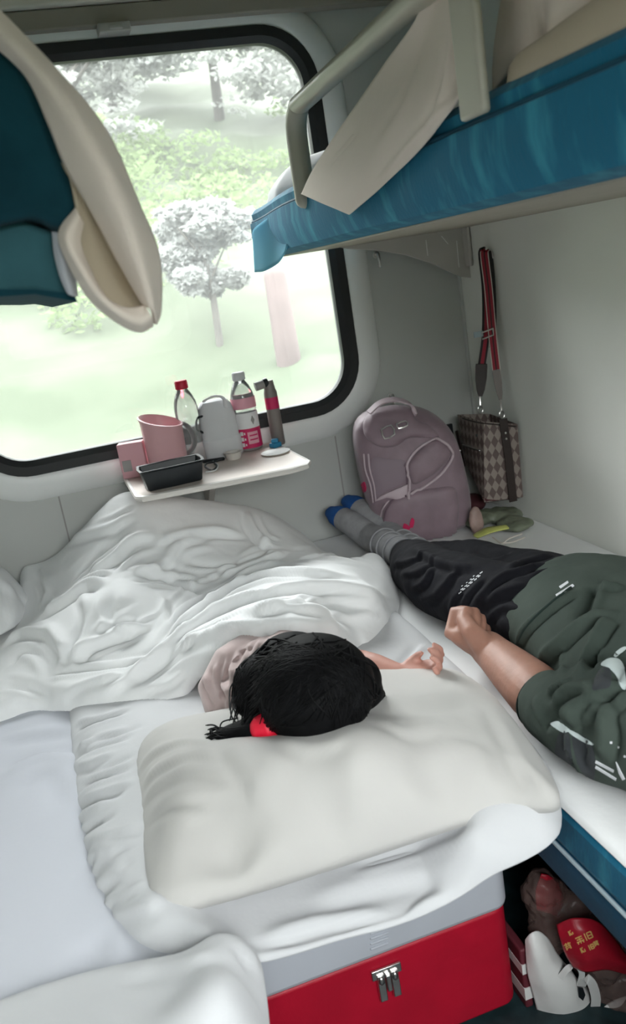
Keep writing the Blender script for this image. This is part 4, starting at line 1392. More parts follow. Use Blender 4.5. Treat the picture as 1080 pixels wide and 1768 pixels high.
# ---- the child, asleep on the side with the back of the head to the camera
H = az(548, 1186, .690)
g = G()
face(g, np.array(H), (.0, -.80, .25), (.72, .25, -.22), .078)
bk = az(425, 1150, .615)
g.tube([H+np.array((0, .05, -.025)), (-.085, -1.135, .625), (-.095, -1.06, .598)], [.042, .042, .050], 16)
g.tube([(-.10, -1.09, .592), (-.095, -1.0, .580), (-.05, -.85, .575), (.02, -.66, .57)], [(.068, .050), (.078, .046), (.070, .042), (.066, .036)], 24, up=(0, 0, 1))
for dx in (-.03, .045):
    g.tube([(.02+dx, -.66, .575), (.07+dx, -.42, .567), (.10+dx, -.20, .562)], [.042, .034, .024], 14)
    g.tube([(.10+dx, -.20, .562), (.13+dx, -.13, .565)], [.022, .017], 12)
shc = np.array((-.01, -1.045, .615)); elc = az(622, 1148, .580); wrc = az(690, 1164, .578)
g.tube([shc, elc], [.036, .028], 14)
g.tube([elc, elc+(wrc-elc)*.4, wrc], [.0285, .027, .0185], 16)
hu = az(752, 1158, .586)-wrc
hand(g, wrc+unit(hu)*.006, hu, (-.35, .85, .4), (-.25, -.35, .9), .66, curls=[(38, 85, 120), (46, 95, 130), (40, 88, 120), (30, 72, 105)], spread=.25,
     thumb=[(.010, .020, .004), (.030, .034, .014), (.048, .036, .028), (.062, .030, .042)])
arm2 = az(392, 1192, .575)
g.tube([(-.150, -1.05, .59), arm2+np.array((.02, 0, -.012)), (-.18, -1.09, .548)], [.028, .022, .018], 14)
kid = body('person', g, M['skin_child'], voxel=.0035, smooth=5)
tag(kid, 'person, a child asleep under the white quilt, black ponytail and pale pink shirt', 'person')
# shirt
g = G()
g.tube([az(470, 1140, .622), (-.105, -1.06, .598), (-.095, -.96, .582), (-.05, -.84, .578), (.0, -.72, .574)], [(.075, .048), (.098, .064), (.092, .056), (.082, .048), (.078, .042)], 28, up=(0, 0, 1))
g.tube([az(450, 1132, .610), az(405, 1160, .600), az(382, 1195, .575), az(388, 1225, .560)], [.055, .054, .046, .036], 22)
g.tube([(-.06, -1.04, .625), (.0, -1.045, .612), (.035, -1.06, .60)], [.055, .045, .036], 18)
ps = body('shirt', g, M['pink_shirt'], kid, voxel=.004, smooth=7)
folds(ps, [(z5((545, 500), (560, 545), (585, 590)), .012, .007), (z5((575, 470), (580, 530), (600, 585)), .012, .007), (z5((610, 450), (600, 520), (615, 570)), .012, .007), (z5((640, 435), (622, 500), (632, 560)), .012, .008),
           (z5((670, 420), (650, 470), (650, 530)), .006, .008), (z5((700, 405), (680, 440), (672, 490)), .005, .008), (z5((630, 420), (700, 395), (760, 385)), .005, .010)])
# hair
g = G()
g.ell(az(543, 1186, .692), (.092, .098, .079))
g.tube([az(600, 1185, .66), az(640, 1198, .640), az(652, 1200, .630)], [.05, .028, .014], 16)
for px, py, z, r in ((610, 1175, .672, (.045, .045, .040)), (628, 1195, .650, (.032, .030, .026)), (585, 1205, .665, (.055, .05, .045)), (520, 1222, .662, (.06, .055, .045)), (460, 1180, .672, (.055, .065, .048)),
                     (500, 1136, .688, (.060, .05, .042)), (470, 1225, .650, (.045, .045, .034)), (438, 1205, .652, (.036, .045, .032)), (540, 1240, .648, (.045, .04, .030))):
    g.ell(az(px, py, z), r)
g.tube([az(500, 1240, .645), az(463, 1256, .640), az(430, 1262, .634), az(395, 1268, .628), az(362, 1272, .622)], [(.030, .026), (.018, .018), (.024, .020), (.020, .014), (.006, .005)], 18)
hair = body('hair', g, M['hair'], kid, voxel=.004, smooth=9)
bh = bvh_of(hair)
g = G(); hr = random.Random(5)


def strand(pts, r=.0014, off=.001):
    P, N = on_surface(bh, pts, off, 5)
    if len(P) > 4: g.tube(P, [r]*(len(P)-1)+[r*.4], 5)


for i in range(330):      # crown to tie, crown to the right edge, over the nape
    s0 = (hr.gauss(560, 22), hr.gauss(1140, 16))
    k = i % 5
    if k == 0: e = (hr.gauss(468, 8), hr.gauss(1252, 7)); mid = ((s0[0]+e[0])/2+hr.gauss(-12, 22), (s0[1]+e[1])/2+hr.gauss(12, 12))
    elif k == 1: e = (hr.gauss(612, 18), hr.gauss(1215, 12)); mid = ((s0[0]+e[0])/2+hr.gauss(22, 10), (s0[1]+e[1])/2+hr.gauss(0, 8))
    elif k == 3: s0 = (hr.gauss(500, 18), hr.gauss(1125, 12)); e = (hr.gauss(415, 10), hr.gauss(1222, 18)); mid = (hr.gauss(430, 10), hr.gauss(1160, 12))
    elif k == 4: e = (hr.gauss(590, 22), hr.gauss(1240, 8)); mid = ((s0[0]+e[0])/2+hr.gauss(14, 14), (s0[1]+e[1])/2+hr.gauss(0, 8))
    else: e = (hr.gauss(425, 14), hr.gauss(1215, 22)); mid = ((s0[0]+e[0])/2+hr.gauss(-4, 12), (s0[1]+e[1])/2+hr.gauss(-28, 10))
    strand([s0, mid, e], hr.uniform(.0010, .0020))
for i in range(40):
    a = (hr.gauss(462, 5), hr.gauss(1256, 5)); e = (hr.gauss(385, 15), hr.gauss(1268, 7))
    strand([a, ((a[0]+e[0])/2, (a[1]+e[1])/2+hr.gauss(2, 4)), e], .0013)
for i in range(26):       # loose tips of the ponytail
    a = az(hr.gauss(395, 10), hr.gauss(1268, 5), .634)
    e = az(hr.gauss(360, 7), hr.gauss(1268, 9), .618)
    g.tube(spline([a, (a+e)/2+np.array((0, 0, hr.uniform(.002, .008))), e], 4), [.0014]*8+[.0005], 5)
for pts in ([(430, 1150), (405, 1190), (398, 1230), (412, 1255)], [(440, 1140), (412, 1180), (404, 1215), (396, 1245)], [(425, 1175), (402, 1205), (408, 1240)],
            [(410, 1240), (385, 1246), (380, 1258), (392, 1262)], [(420, 1165), (398, 1186), (396, 1226)]):
    P = [az(x, y, .652-.00022*(y-1150)-.0002*max(0, 420-x)) for x, y in pts]
    g.tube(spline(P, 6), [.0013]*(6*(len(pts)-1))+[.0005], 5)
for k in range(7):
    P = [az(545+k*4, 1100+k*2, .722), az(575+k*4, 1098+k*3, .728), az(600+k*4, 1112+k*3, .715), az(612+k*3, 1128+k*3, .70)]
    g.tube(spline(P, 5), [.0011]*15+[.0004], 5)
tag(g.build('hair_strands', M['hair'], hair), kind='stuff')
c = az(463, 1255, .645)
d = unit(az(430, 1262, .634)-az(500, 1240, .645)); e1 = unit(np.cross(d, (0, 0, 1))); e2 = np.cross(e1, d)
G().tube([c-d*.0065, c-d*.003, c+d*.003, c+d*.0065], [.0225, .025, .025, .0225], 20).build('hair_tie', M['hair_tie'], hair)


# ------------------------------------------------------------------ fold-down table under the window and what stands on it
TZ = .826
tb = thing('folding_table', 'small cream folding table fixed to the wall under the window', 'table', (.02, -.1, .80))
p1_, p2_ = az(246, 856, TZ), az(538, 798, TZ)
tp = [(-.215, -.004), (-.212, p1_[1]+.02), (-.20, p1_[1]), (p1_[0]+.02, p1_[1]-.004)] + [(p2_[0]-.06, p2_[1]-.008), (p2_[0]-.015, p2_[1]+.004), (p2_[0], p2_[1]+.035), (p2_[0]-.004, -.004)]
g = G().loft([[(x, y, TZ-.016) for x, y in tp], [(x, y, TZ) for x, y in tp]])
g.build('table_top', M['table'], tb, bevel=.003)
g = G()
g.prism([(-.004, -.004, TZ-.0155), (-.004, -.20, TZ-.0155), (-.004, -.004, .66)], (.018, 0, 0))
g.build('wall_bracket', M['table_edge'], tb, bevel=.002)
g = G()
for i in range(len(tp)-2):
    a, b = tp[i+1], tp[(i+2) % len(tp)]
g.tube([(x, y, TZ-.008) for x, y in tp[0:]], .0085, 8)
g.build('edge_strip', M['table_edge'], tb)


def cup(c, r0, r1, h, wall, slant=0.0, ang=0.0, segs=40):
    g = G()
    def rg(r, z, k): return [(c[0]+r*math.cos(a), c[1]+r*math.sin(a), c[2]+z+k*slant*math.cos(a-ang)) for a in [2*math.pi*j/segs for j in range(segs)]]
    rings = [rg(r0*.93, 0, 0), rg(r0, .006, 0)]
    for t in (.25, .5, .75, .93): rings.append(rg(r0+(r1-r0)*t, h*t, max(0, t-.3)/.7))
    rings += [rg(r1+.003, h*.985, 1), rg(r1+.003, h, 1), rg(r1-.001, h+.001, 1), rg(r1-wall, h*.97, 1)]
    for t in (.75, .5, .25): rings.append(rg(r0+(r1-r0)*t-wall, h*t, max(0, t-.3)/.7))
    rings.append(rg(r0-wall, .008, 0))
    return g.loft(rings)


# black tray at the near left corner
a, b = az(252, 852, TZ), az(356, 829, TZ)
ux = unit(b-a); uy = np.array((-ux[1], ux[0], 0)); L = np.linalg.norm(b-a)
def tq(s, t, z): return tuple(a+ux*s+uy*t+np.array((0, 0, z)))
g = G()
def trr(e, z): return [tq(e, e, z), tq(L*.5, e-.004, z), tq(L-e, e, z), tq(L-e+.004, .04, z), tq(L-e, .085-e, z), tq(L*.5, .089-e, z), tq(e, .085-e, z), tq(e-.004, .04, z)]
g.loft([trr(.012, .0), trr(.008, .004), trr(0, .050), trr(-.005, .052), trr(-.004, .055), trr(.003, .054), trr(.012, .010)])
tray = g.build('food_tray', M['black_plastic'], bevel=.0025)
tag(tray, 'black plastic tray at the near left table corner', 'tray')
# pink jug and pink carton
jc = az(294, 812, TZ)
jug = thing('plastic_jug', 'open pink plastic jug with a slanted mouth behind the black tray', 'jug', jc)
cup(jc, .052, .056, .140, .004, .018, math.radians(150)).build('jug_body', M['pink'], jug, angle=60)
g = G()
pts = [jc+np.array((x, y, z)) for x, y, z in ((.050, .018, .112), (.068, .026, .115), (.082, .030, .085), (.080, .03, .05), (.056, .02, .028))]
g.tube(spline(pts, 5), [(.008, .005)]*21, 10)
g.build('handle', M['pink'], jug)
pcn = az(236, 822, TZ)
pb = thing('pink_carton', 'flat pink carton propped at the left end of the table', 'carton', pcn)
Mx = tr(pcn) @ rot('Z', -14)
G().box((-.034, -.018, 0), (.036, .020, .095), Mx).build('carton_body', M['pink_in'], pb, bevel=.003)
G().box((-.028, -.0195, .02), (-.004, -.0175, .05), Mx).build('foil_corner', M['grey_plastic'], pb)
# bottles
def bottle(c, h, r, name, label, capmat):
    t = thing(name, label, 'bottle', c)
    T = tr(c)
    pr = [(r*.80, 0), (r*.98, .004), (r, .012), (r, h*.18), (r*.96, h*.30), (r, h*.36), (r, h*.46), (r*.94, h*.50), (r, h*.54), (r, h*.66), (r*.93, h*.74), (r*.7, h*.83), (r*.45, h*.89), (r*.42, h*.905)]
    G().lathe(pr, T, 40).build('bottle_body', M['pet'], t, angle=60)
    cp_ = [(r*.50, h*.90), (r*.54, h*.905), (r*.54, h*.985), (r*.48, h)]
    G().lathe(cp_, T, 32).build('bottle_cap', capmat, t, angle=40)
    return t, T


c0 = az(434, 776, TZ)
bt_, T = bottle(c0, .222, .034, 'water_bottle', 'water bottle with red and white label standing at the table middle', M['cap_white'])
def band(r, z0, z1, a0=0, a1=360, th=.0006, n=40):
    g = G(); secs = []
    for i in range(n+1):
        a_ = math.radians(a0+(a1-a0)*i/n)
        secs.append([T @ Vector((q*math.cos(a_), q*math.sin(a_), z)) for q, z in ((r, z0), (r+th, z0), (r+th, z1), (r, z1))])
    return g.loft(secs, cap=(a1-a0) < 360)
wl = band(.0342, .066, .110).build('white_label', M['label_white'], bt_)
rl = band(.0342, .010, .066).build('red_label', M['label_red'], bt_)
band(.0346, .122, .152).build('pink_label', M['label_pink'], bt_)
ca = math.degrees(math.atan2(CAM[1]-c0[1], CAM[0]-c0[0]))
band(.0349, .022, .056, ca-6, ca+46, n=14).build('label_panel', M['label_pink'], rl)
g = G()
for z in (.032, .044):
    q = band(.0352, z, z+.004, ca+2, ca+42, n=12); g.add(q.v, q.f)
g.build('lettering_bar', M['label_red'], rl)
g = G()
for k in range(3):
    q = band(.0350, .016+k*.016, .027+k*.016, ca-42, ca-26, n=6); g.add(q.v, q.f)
    q = band(.0350, .018+k*.016, .024+k*.016, ca-22, ca-16, n=4); g.add(q.v, q.f)
g.build('lettering_column', M['label_white'], rl)
q = G(); an = math.radians(ca+30)
cc = np.array(T @ Vector((.0350*math.cos(an), .0350*math.sin(an), .088))); tv = np.array((-math.sin(an), math.cos(an), 0))
q.prism([cc+np.array((0, 0, .013)), cc+tv*.006, cc-np.array((0, 0, .013)), cc-tv*.006], np.array((math.cos(an), math.sin(an), 0))*.0006)
q.build('leaf_emblem', M['grey_plastic'], wl)
tpz = ay(311, 657, -.075)
c1 = np.array((tpz[0], -.075, TZ))
bottle(c1, tpz[2]-TZ, .033, 'water_bottle', 'clear bottle with red cap standing behind the pink jug', M['red_plastic'])
# dark flask with a side spout
p = ay(462, 668, -.075)
c2 = np.array((p[0]+.004, -.075, TZ))
fl_ = thing('slim_flask', 'slim grey-brown flask with a side lid behind the labelled bottle', 'flask', c2)
G().lathe([(.017, 0), (.019, .004), (.019, .150), (.016, .160), (.013, .185)], tr(c2), 24).build('flask_body', M['flask'], fl_)
pa, pb_ = ay(440, 668, -.075), ay(455, 663, -.075); pc_ = ay(462, 660, -.075)
G().tube([pa, pb_], .0125, 14, round_end=False).build('spout', M['grey_plastic'], fl_)
G().tube([pb_, pc_], .0145, 14, round_end=False).build('spout_cap', M['black_plastic'], fl_, bevel=.002)
G().lathe([(.0194, .105), (.0194, .138)], tr(c2), 24, cap=False).build('tag', M['label_red'], fl_)
# white cloth cap / bag
cb_ = az(377, 768, TZ)
cb_[1] = -.075; cb_[0] = ay(377, 740, -.075)[0]
wb = thing('canvas_pouch', 'white canvas pouch with handle between the bottles', 'pouch', cb_)
g = G()
def sq(w, d, z, dx=0): return [(cb_[0]+dx+w*abs(math.cos(t))**.6*math.copysign(1, math.cos(t)), cb_[1]+d*abs(math.sin(t))**.6*math.copysign(1, math.sin(t)), TZ+z) for t in [2*math.pi*i/36 for i in range(36)]]
g.loft([sq(.050, .030, 0), sq(.056, .034, .006), sq(.058, .036, .05), sq(.058, .036, .056), sq(.054, .034, .058), sq(.052, .032, .11), sq(.046, .028, .145), sq(.036, .022, .160), sq(.012, .008, .163)])
pouch = g.build('pouch_body', M['cap_white'], wb, angle=50)
ruffle(pouch, .003, 18, seed=2)
g = G().tube(spline([(cb_[0]-.03, cb_[1]-.028, TZ+.166), (cb_[0]-.026, cb_[1]-.034, TZ+.170), (cb_[0]+.0, cb_[1]-.034, TZ+.175), (cb_[0]+.022, cb_[1]-.034, TZ+.166), (cb_[0]+.026, cb_[1]-.028, TZ+.140)], 5), [(.006, .003)]*21, 10)
g.build('handle', M['cap_white'], wb)
G().tube(spline([(cb_[0]-.046, cb_[1]-.02, TZ+.08), (cb_[0]-.064, cb_[1]-.02, TZ+.095), (cb_[0]-.058, cb_[1]-.02, TZ+.122), (cb_[0]-.04, cb_[1]-.02, TZ+.126)], 5), .0035, 8).build('loop', M['black_plastic'], wb)
# snack packet
w0, w1, w2_, w3 = az(326, 792, TZ), az(396, 776, TZ), az(386, 768, TZ), az(330, 772, TZ)
sp = thing('snack_packet', 'torn white and red snack packet leaning in front of the pouch', 'packet', w0)
ap = ay(352, 744, w0[1]+.03)
patch('packet_front', [[az(322, 792, TZ+.002), az(360, 786, TZ+.002), az(397, 777, TZ+.002)],
                       [az(332, 772, TZ+.022), az(358, 764, TZ+.030), az(385, 768, TZ+.012)],
                       [az(340, 757, TZ+.038), az(350, 752, TZ+.042), az(372, 758, TZ+.022)]], M['label_white'], sp, thick=.003)
patch('packet_fold', [[az(318, 776, TZ+.016), az(326, 770, TZ+.020), az(338, 762, TZ+.034)],
                      [az(322, 757, TZ+.034), az(334, 750, TZ+.042), az(346, 752, TZ+.044)],
                      [az(333, 744, TZ+.046), az(344, 742, TZ+.049), az(357, 748, TZ+.046)]], M['red_plastic'], sp, thick=.003)
gp = az(402, 771, TZ)
tag(G().box((-.022, -.016, 0), (.022, .016, .009), tr(gp) @ rot('Z', 12)).build('green_packet', M['green_pack'], bevel=.003), 'flat green packet lying between pouch and labelled bottle', 'packet')
bp = az(476, 772, TZ)
g = G().box((-.014, -.012, 0), (.014, .012, .014), tr(bp) @ rot('Z', 25)).box((-.010, -.008, .0135), (.010, .010, .024), tr(bp) @ rot('Z', -20))
tag(g.build('blue_packet', M['blue_pack'], bevel=.003), 'small blue packet beside the flask at the right of the table', 'packet')
pl = az(476, 783, TZ)
g = G().lathe([(.022, 0), (.034, .001), (.040, .004), (.0405, .0055), (.034, .0032), (.001, .003)], tr(pl), 36)
tag(g.build('saucer', M['white_plastic']), 'thin white saucer at the right of the labelled bottle', 'saucer')
dc = az(404, 792, TZ)
tag(cup(dc, .020, .024, .020, .003).build('small_cup', M['table_edge'], angle=60), 'small cream cup in front of the green packet', 'cup')
ck = [az(385, 792, TZ+.004), az(372, 797, TZ+.006), az(358, 800, TZ+.007), az(354, 806, TZ+.006), az(366, 812, TZ+.004), az(374, 805, TZ+.004), az(370, 800, TZ+.004)]
cd = thing('charging_cable', 'black charging cable coiled on the table beside the tray', 'cable', ck[3])
G().tube(spline(ck, 6), .0026, 8).build('cord', M['black_plastic'], cd)
G().tube([ck[0], az(352, 797, TZ+.006)], [(.007, .005), (.007, .005)], 10).build('plug', M['black_plastic'], cd)
tag(G().tube(spline([az(356, 815, TZ+.003), az(372, 812, TZ+.003), az(376, 803, TZ+.003), az(368, 797, TZ+.003)], 6), .0022, 8).build('white_cord', M['white_plastic']), 'short white cord lying under the black cable', 'cord')

# ------------------------------------------------------------------ hooks on the walls
hk = np.array((.885, -.205, 1.247))
def hook(c, nrm, up, label, long=False):
    t = thing('wall_hook', label, 'hook', c)
    c, nrm, up = np.array(c), unit(nrm), unit(up)
    G().tube([c, c+nrm*.004], .014 if not long else .010, 16, round_end=False).build('back_plate', M['metal'], t, bevel=.001)
    if long: pts = [c, c+nrm*.018+up*.002, c+nrm*.022-up*.030, c+nrm*.018-up*.034]
    else: pts = [c, c+nrm*.022, c+nrm*.028+up*.010]
    G().tube(spline(pts, 5), .0045, 10).build('peg', M['metal'], t)
    return t
hook(hk, (-1, 0, 0), (0, 0, 1), 'steel coat hook on the side wall holding the handbag strap')
hook(ay(648, 440, -.001), (0, -1, 0), (0, 0, 1), 'small steel hook on the end wall under the bunk bracket', True)
hook(ay(674, 684, -.001), (0, -1, 0), (0, 0, 1), 'small steel hook on the end wall just above the backpack', True)

# ------------------------------------------------------------------ handbag
hb_ = thing('handbag', 'brown diamond-patterned handbag hanging by a red striped strap', 'handbag', (.82, -.2, .555))
A0, C0, D0, E0 = np.array((.775, -.105, .806)), np.array((.776, -.268, .803)), np.array((.874, -.280, .778)), np.array((.874, -.12, .79))
A1, C1, D1, E1 = np.array((.772, -.135, .650)), np.array((.750, -.268, .563)), np.array((.872, -.275, .553)), np.array((.872, -.13, .555))
def quadring(t, inset):
    P = [A0+(A1-A0)*t, C0+(C1-C0)*t, D0+(D1-D0)*t, E0+(E1-E0)*t]
    ctr = sum(P)/4
    P = [p+(ctr-p)/np.linalg.norm(ctr-p)*inset for p in P]
    out = []
    for i in range(4):
        a_, b_ = P[i], P[(i+1) % 4]
        for k in range(8):
            q = k/8; m_ = a_+(b_-a_)*q
            out.append(m_+(m_-ctr)*.06*math.sin(math.pi*q)*math.sin(math.pi*min(1, t*1.1)))
    return out
g = G().loft([quadring(1, .012)]+[quadring(t, 0) for t in (.97, .85, .7, .5, .3, .15, 0)]+[quadring(0, .004)]+[quadring(t, .006) for t in (.2, .5, .8)])
hbody = g.build('bag_body', M['lattice'], hb_, angle=40)
bhb = bvh_of(hbody)
g = G()
P = [D0+(C0-D0)*.42, D1+(C1-D1)*.30]
for q in range(1):
    top = P[0]+np.array((-.003, -.006, .014)); bot = P[1]+np.array((0, -.010, .0))
    g.ribbon([top, (top+bot)/2+np.array((0, -.005, 0)), bot], C0-D0, .024, .003)
g.build('front_strap', M['leather'], hb_, bevel=.001)
g = G()
top = A0+np.array((-.004, .008, -.05)); bot = A1+np.array((-.004, .004, -.0))
g.ribbon([top, bot], (0, 1, 0), .018, .003)
g.build('side_strap', M['leather'], hb_)
applique('bottom_gusset', bhb, [(800, 842), (838, 870), (905, 864), (905, 858), (840, 862), (806, 830)], M['maroon'], hb_, off=.0012, cell=2.5)
trim('pocket_zip', bhb, [[(799, 768), (828, 778)]], .0028, M['metal'], hb_)
trim('top_binding', bhb, [[(799, 722), (815, 727), (836, 731), (868, 734), (903, 738)]], .0022, M['leather'], hb_)
g = G()
for x, y in ((870, 747), (871, 757)):
    h, n = hit(bhb, x, y)
    if h is not None: G().ell(h+n*.004-np.array((0, .004, 0)), (.0035, .0035, .0035), seg=10, rings=6).build('rivet', M['metal'], hb_)
for x, y in ((794, 778), (794, 789)):
    G().ell(ay(x, y, -.13), (.0035, .0035, .0035), seg=10, rings=6).build('rivet', M['metal'], hb_)
h, n = hit(bhb, 823, 752)
if h is not None: G().ell(h, (.004, .004, .005), seg=10, rings=6).build('eyelet', M['dark_metal'], hb_)

hx_, hy_ = .866, -.205
topL = np.array((.862, -.200, 1.254))
sA = [np.array((.866, -.206, 1.262)), np.array((.858, -.203, 1.255)), ay(838, 500, -.205), ay(838, 575, -.21), ay(831, 632, -.20)]
sB = [np.array((.866, -.206, 1.262)), np.array((.858, -.212, 1.252)), ay(842, 500, -.225), ay(849, 580, -.232), ay(856, 642, -.238)]
wd = unit((-.35, -.94, 0)); wd = unit((.94, -.35, 0))
sp_a, sp_b = spline(sA, 6), spline(sB, 6)
s1 = G().ribbon(sp_a, wd, .022, .002).build('shoulder_strap', M['strap_dark'], hb_)
off = np.array((-.0006, -.0022, 0))
G().ribbon([p+off for p in sp_a], wd, .010, .0012).build('red_stripe', M['strap_red'], s1)
s2 = G().ribbon([p+off*1.6 for p in sp_b], wd, .022, .002).build('shoulder_strap', M['strap_red'], hb_)
for e in (-.0105, .0105):
    G().ribbon([p+off*2.6+wd*e for p in sp_b], wd, .0022, .0012).build('pale_edge', M['strap_white'], s2)
G().ribbon([p+off*2.5 for p in sp_b], wd, .003, .0012).build('dark_stripe', M['strap_dark'], s2)
sA2 = [np.array((.868, -.204, 1.262)), np.array((.874, -.212, 1.24)), ay(850, 520, -.215), ay(850, 600, -.215)]
G().ribbon(spline(sA2, 6), wd, .020, .002).build('strap_return', M['strap_dark'], hb_)
def leaf_end(top, bot, w):
    P = [top+(bot-top)*t for t in (0, .1, .45, .8, 1)]
    return G().ribbon([p+off*2 for p in P], wd, [w, w*1.05, w, w*.72, w*.35], .004)
leaf_end(ay(830, 628, -.20), ay(828, 684, -.20), .032).build('leather_tab', M['leather'], hb_, bevel=.001)
leaf_end(ay(855, 638, -.238), ay(863, 690, -.24), .022).build('leather_tab', M['flask'], hb_, bevel=.001)
g = G()
c = ay(840, 576, -.228)
g.tube([c+wd*.016+np.array((0, -.004, .012)), c-wd*.016+np.array((0, -.004, .005)), c-wd*.016+np.array((0, -.004, -.013)), c+wd*.016+np.array((0, -.004, -.006)), c+wd*.016+np.array((0, -.004, .012))], .0022, 8)
g.build('slider', M['metal'], hb_)
c = ay(826, 577, -.212)
G().box((-.016, -.004, -.008), (.012, .001, .008), tr(c)).build('strap_keeper', M['grey_pipe'], hb_, bevel=.001)
for p, q in ((ay(828, 684, -.20), ay(829, 716, -.21)), (ay(863, 690, -.24), ay(867, 726, -.262))):
    g = G().tube([p, p+(q-p)*.55], .0035, 8)
    m_ = p+(q-p)*.72
    g.tube([m_+np.array((.008*math.cos(t), 0, .011*math.sin(t))) for t in [2*math.pi*i/16 for i in range(17)]], .002, 6, round_end=False)
    g.build('snap_clip', M['metal'], hb_)

# ------------------------------------------------------------------ mauve backpack
bc = np.array((.572, -.178, .503))
bpk = thing('backpack', 'mauve school backpack with red embroidered bows beside the handbag', 'backpack', bc)
yaw = math.radians(-14)
def bring(w, d, z, dx=0, dy=0, e=.62):
    out = []
    for i in range(56):
        t = 2*math.pi*i/56; c_, s_ = math.cos(t), math.sin(t)
        x = w*math.copysign(abs(c_)**e, c_)+dx; y = d*math.copysign(abs(s_)**e, s_)+dy
        out.append((bc[0]+x*math.cos(yaw)-y*math.sin(yaw), bc[1]+x*math.sin(yaw)+y*math.cos(yaw), bc[2]+z))
    return out
g = G().loft([bring(.115, .075, 0, .02), bring(.138, .092, .014, .018), bring(.148, .102, .07, .014), bring(.150, .104, .14, .008), bring(.150, .102, .20, 0), bring(.148, .098, .25, -.004), bring(.140, .092, .295, -.012, .004, .7),
              bring(.122, .082, .335, -.024, .008, .75), bring(.095, .064, .362, -.036, .012, .8), bring(.055, .04, .377, -.045, .014, .9), bring(.015, .012, .381, -.047, .015, 1)])
bb = g.build('pack_body', M['mauve'], bpk)
sbs = bb.modifiers.new('subsurf', 'SUBSURF'); sbs.levels = 1; sbs.render_levels = 1
dg = bpy.context.evaluated_depsgraph_get(); me = bpy.data.meshes.new_from_object(bb.evaluated_get(dg)); bb.modifiers.clear(); bb.data = me
def z4(*pts): return [(560+x*.3704, 400+y*.3704) for x, y in pts]
folds(bb, [(z4((110, 1010), (160, 930), (200, 880)), .008, .010), (z4((200, 1030), (330, 1030), (480, 985)), -.010, .008), (z4((230, 1050), (380, 1050), (430, 1000)), .006, .008),
           (z4((130, 1050), (200, 1045), (230, 1060)), -.008, .010), (z4((410, 1195), (520, 1190), (615, 1200)), -.008, .006), (z4((240, 1160), (300, 1135), (380, 1140)), .005, .008),
           (z4((430, 880), (500, 910), (570, 960)), .006, .012), (z4((200, 900), (300, 865), (420, 880)), .008, .010), (z4((150, 1100), (170, 1180), (200, 1260)), -.006, .008),
           (z4((300, 1300), (420, 1290), (600, 1300)), .004, .02)])
bvp = bvh_of(bb)
lid = applique('top_lid', bvp, z4((185, 880), (240, 835), (330, 815), (400, 830), (430, 880), (480, 900), (530, 960), (400, 960), (330, 1000), (250, 1000), (190, 950)), M['mauve'], bpk, off=.004, puff=.010, cell=3)
lowp = applique('front_pocket', bvp, z4((270, 1310), (300, 1255), (400, 1215), (520, 1195), (612, 1205), (612, 1400), (560, 1440), (400, 1450), (290, 1420)), M['mauve'], bpk, off=.003, puff=.016, cell=3)
alm = applique('side_pocket', bvp, z4((512, 970), (440, 1020), (390, 1085), (402, 1165), (440, 1170), (520, 1120), (585, 1045), (570, 1000)), M['mauve'], bpk, off=.004, puff=.014, cell=3)
applique('inner_panel', bvp, z4((225, 1055), (300, 1060), (375, 1070), (375, 1160), (290, 1205), (235, 1240), (215, 1150)), M['mauve_mid'], bpk, off=.0015, puff=.002, cell=3)
applique('corner_flap', bvp, z4((235, 1255), (270, 1225), (385, 1175), (382, 1245), (350, 1248), (290, 1235)), M['mauve_light'], bpk, off=.010, puff=.003, cell=3, smooth_poly=False)
bva = bvh_of(bb, *[o for o in (lid, lowp, alm) if o])
trims('loop_strap', bva, [z4((515, 965), (440, 1008), (385, 1080), (395, 1150), (392, 1245)), z4((515, 965), (570, 1000), (592, 1050), (540, 1130), (470, 1185), (405, 1225))], .0042, M['mauve_light'], bpk, off=.004)
trims('zip', bva, [z4((375, 1085), (383, 1150), (378, 1235)), z4((495, 975), (430, 1020), (372, 1090))], .0022, M['mauve_dark'], bpk, off=.003)
trims('piping', bva, [z4((185, 1040), (192, 1110), (215, 1180), (228, 1260)), z4((205, 1040), (212, 1110), (232, 1180), (240, 1250)), z4((300, 1255), (270, 1300), (262, 1350), (265, 1400)), z4((110, 1020), (108, 1100), (118, 1180), (130, 1230))],
     .0026, M['mauve_light'], bpk, off=.002)
trim('pocket_zip', bva, [z4((318, 1255), (288, 1300), (278, 1350), (282, 1395))], .0022, M['mauve_dark'], bpk, off=.002)
P_ = [h for h in (hit(bva, x, y)[0] for x, y in z4((205, 860), (260, 828), (330, 818), (400, 835), (425, 870))) if h is not None]
G().ribbon(spline([p+np.array((0, -.004, .010+.012*math.sin(math.pi*i/4))) for i, p in enumerate(P_)], 5), (0, 1, .4), .022, .005).build('carry_handle', M['mauve_light'], bpk, bevel=.001)
g = G()
for pts in (z4((265, 925), (310, 905), (325, 945), (280, 965), (265, 925)), z4((335, 900), (375, 885), (385, 905), (345, 920), (335, 900))):
    P, N = on_surface(bva, pts, .006, 2)
    if len(P) > 3: g.tube(P, .0022, 6)
g.build('buckle', M['metal'], bpk)
bowA = [z4((160, 1185), (140, 1165), (150, 1195), (140, 1215), (165, 1200)), z4((165, 1190), (185, 1165), (195, 1200), (185, 1215), (165, 1200)), z4((160, 1200), (168, 1200), (160, 1240), (145, 1250))]
bowB = [z4((395, 1375), (370, 1360), (365, 1390), (378, 1395)), z4((395, 1370), (405, 1335), (418, 1345), (410, 1378)), z4((392, 1375), (402, 1375), (385, 1400), (370, 1410))]
for bw in (bowA, bowB): applique('bow_emblem', bva, bw, M['bow'], bpk, off=.0025, cell=1.2)
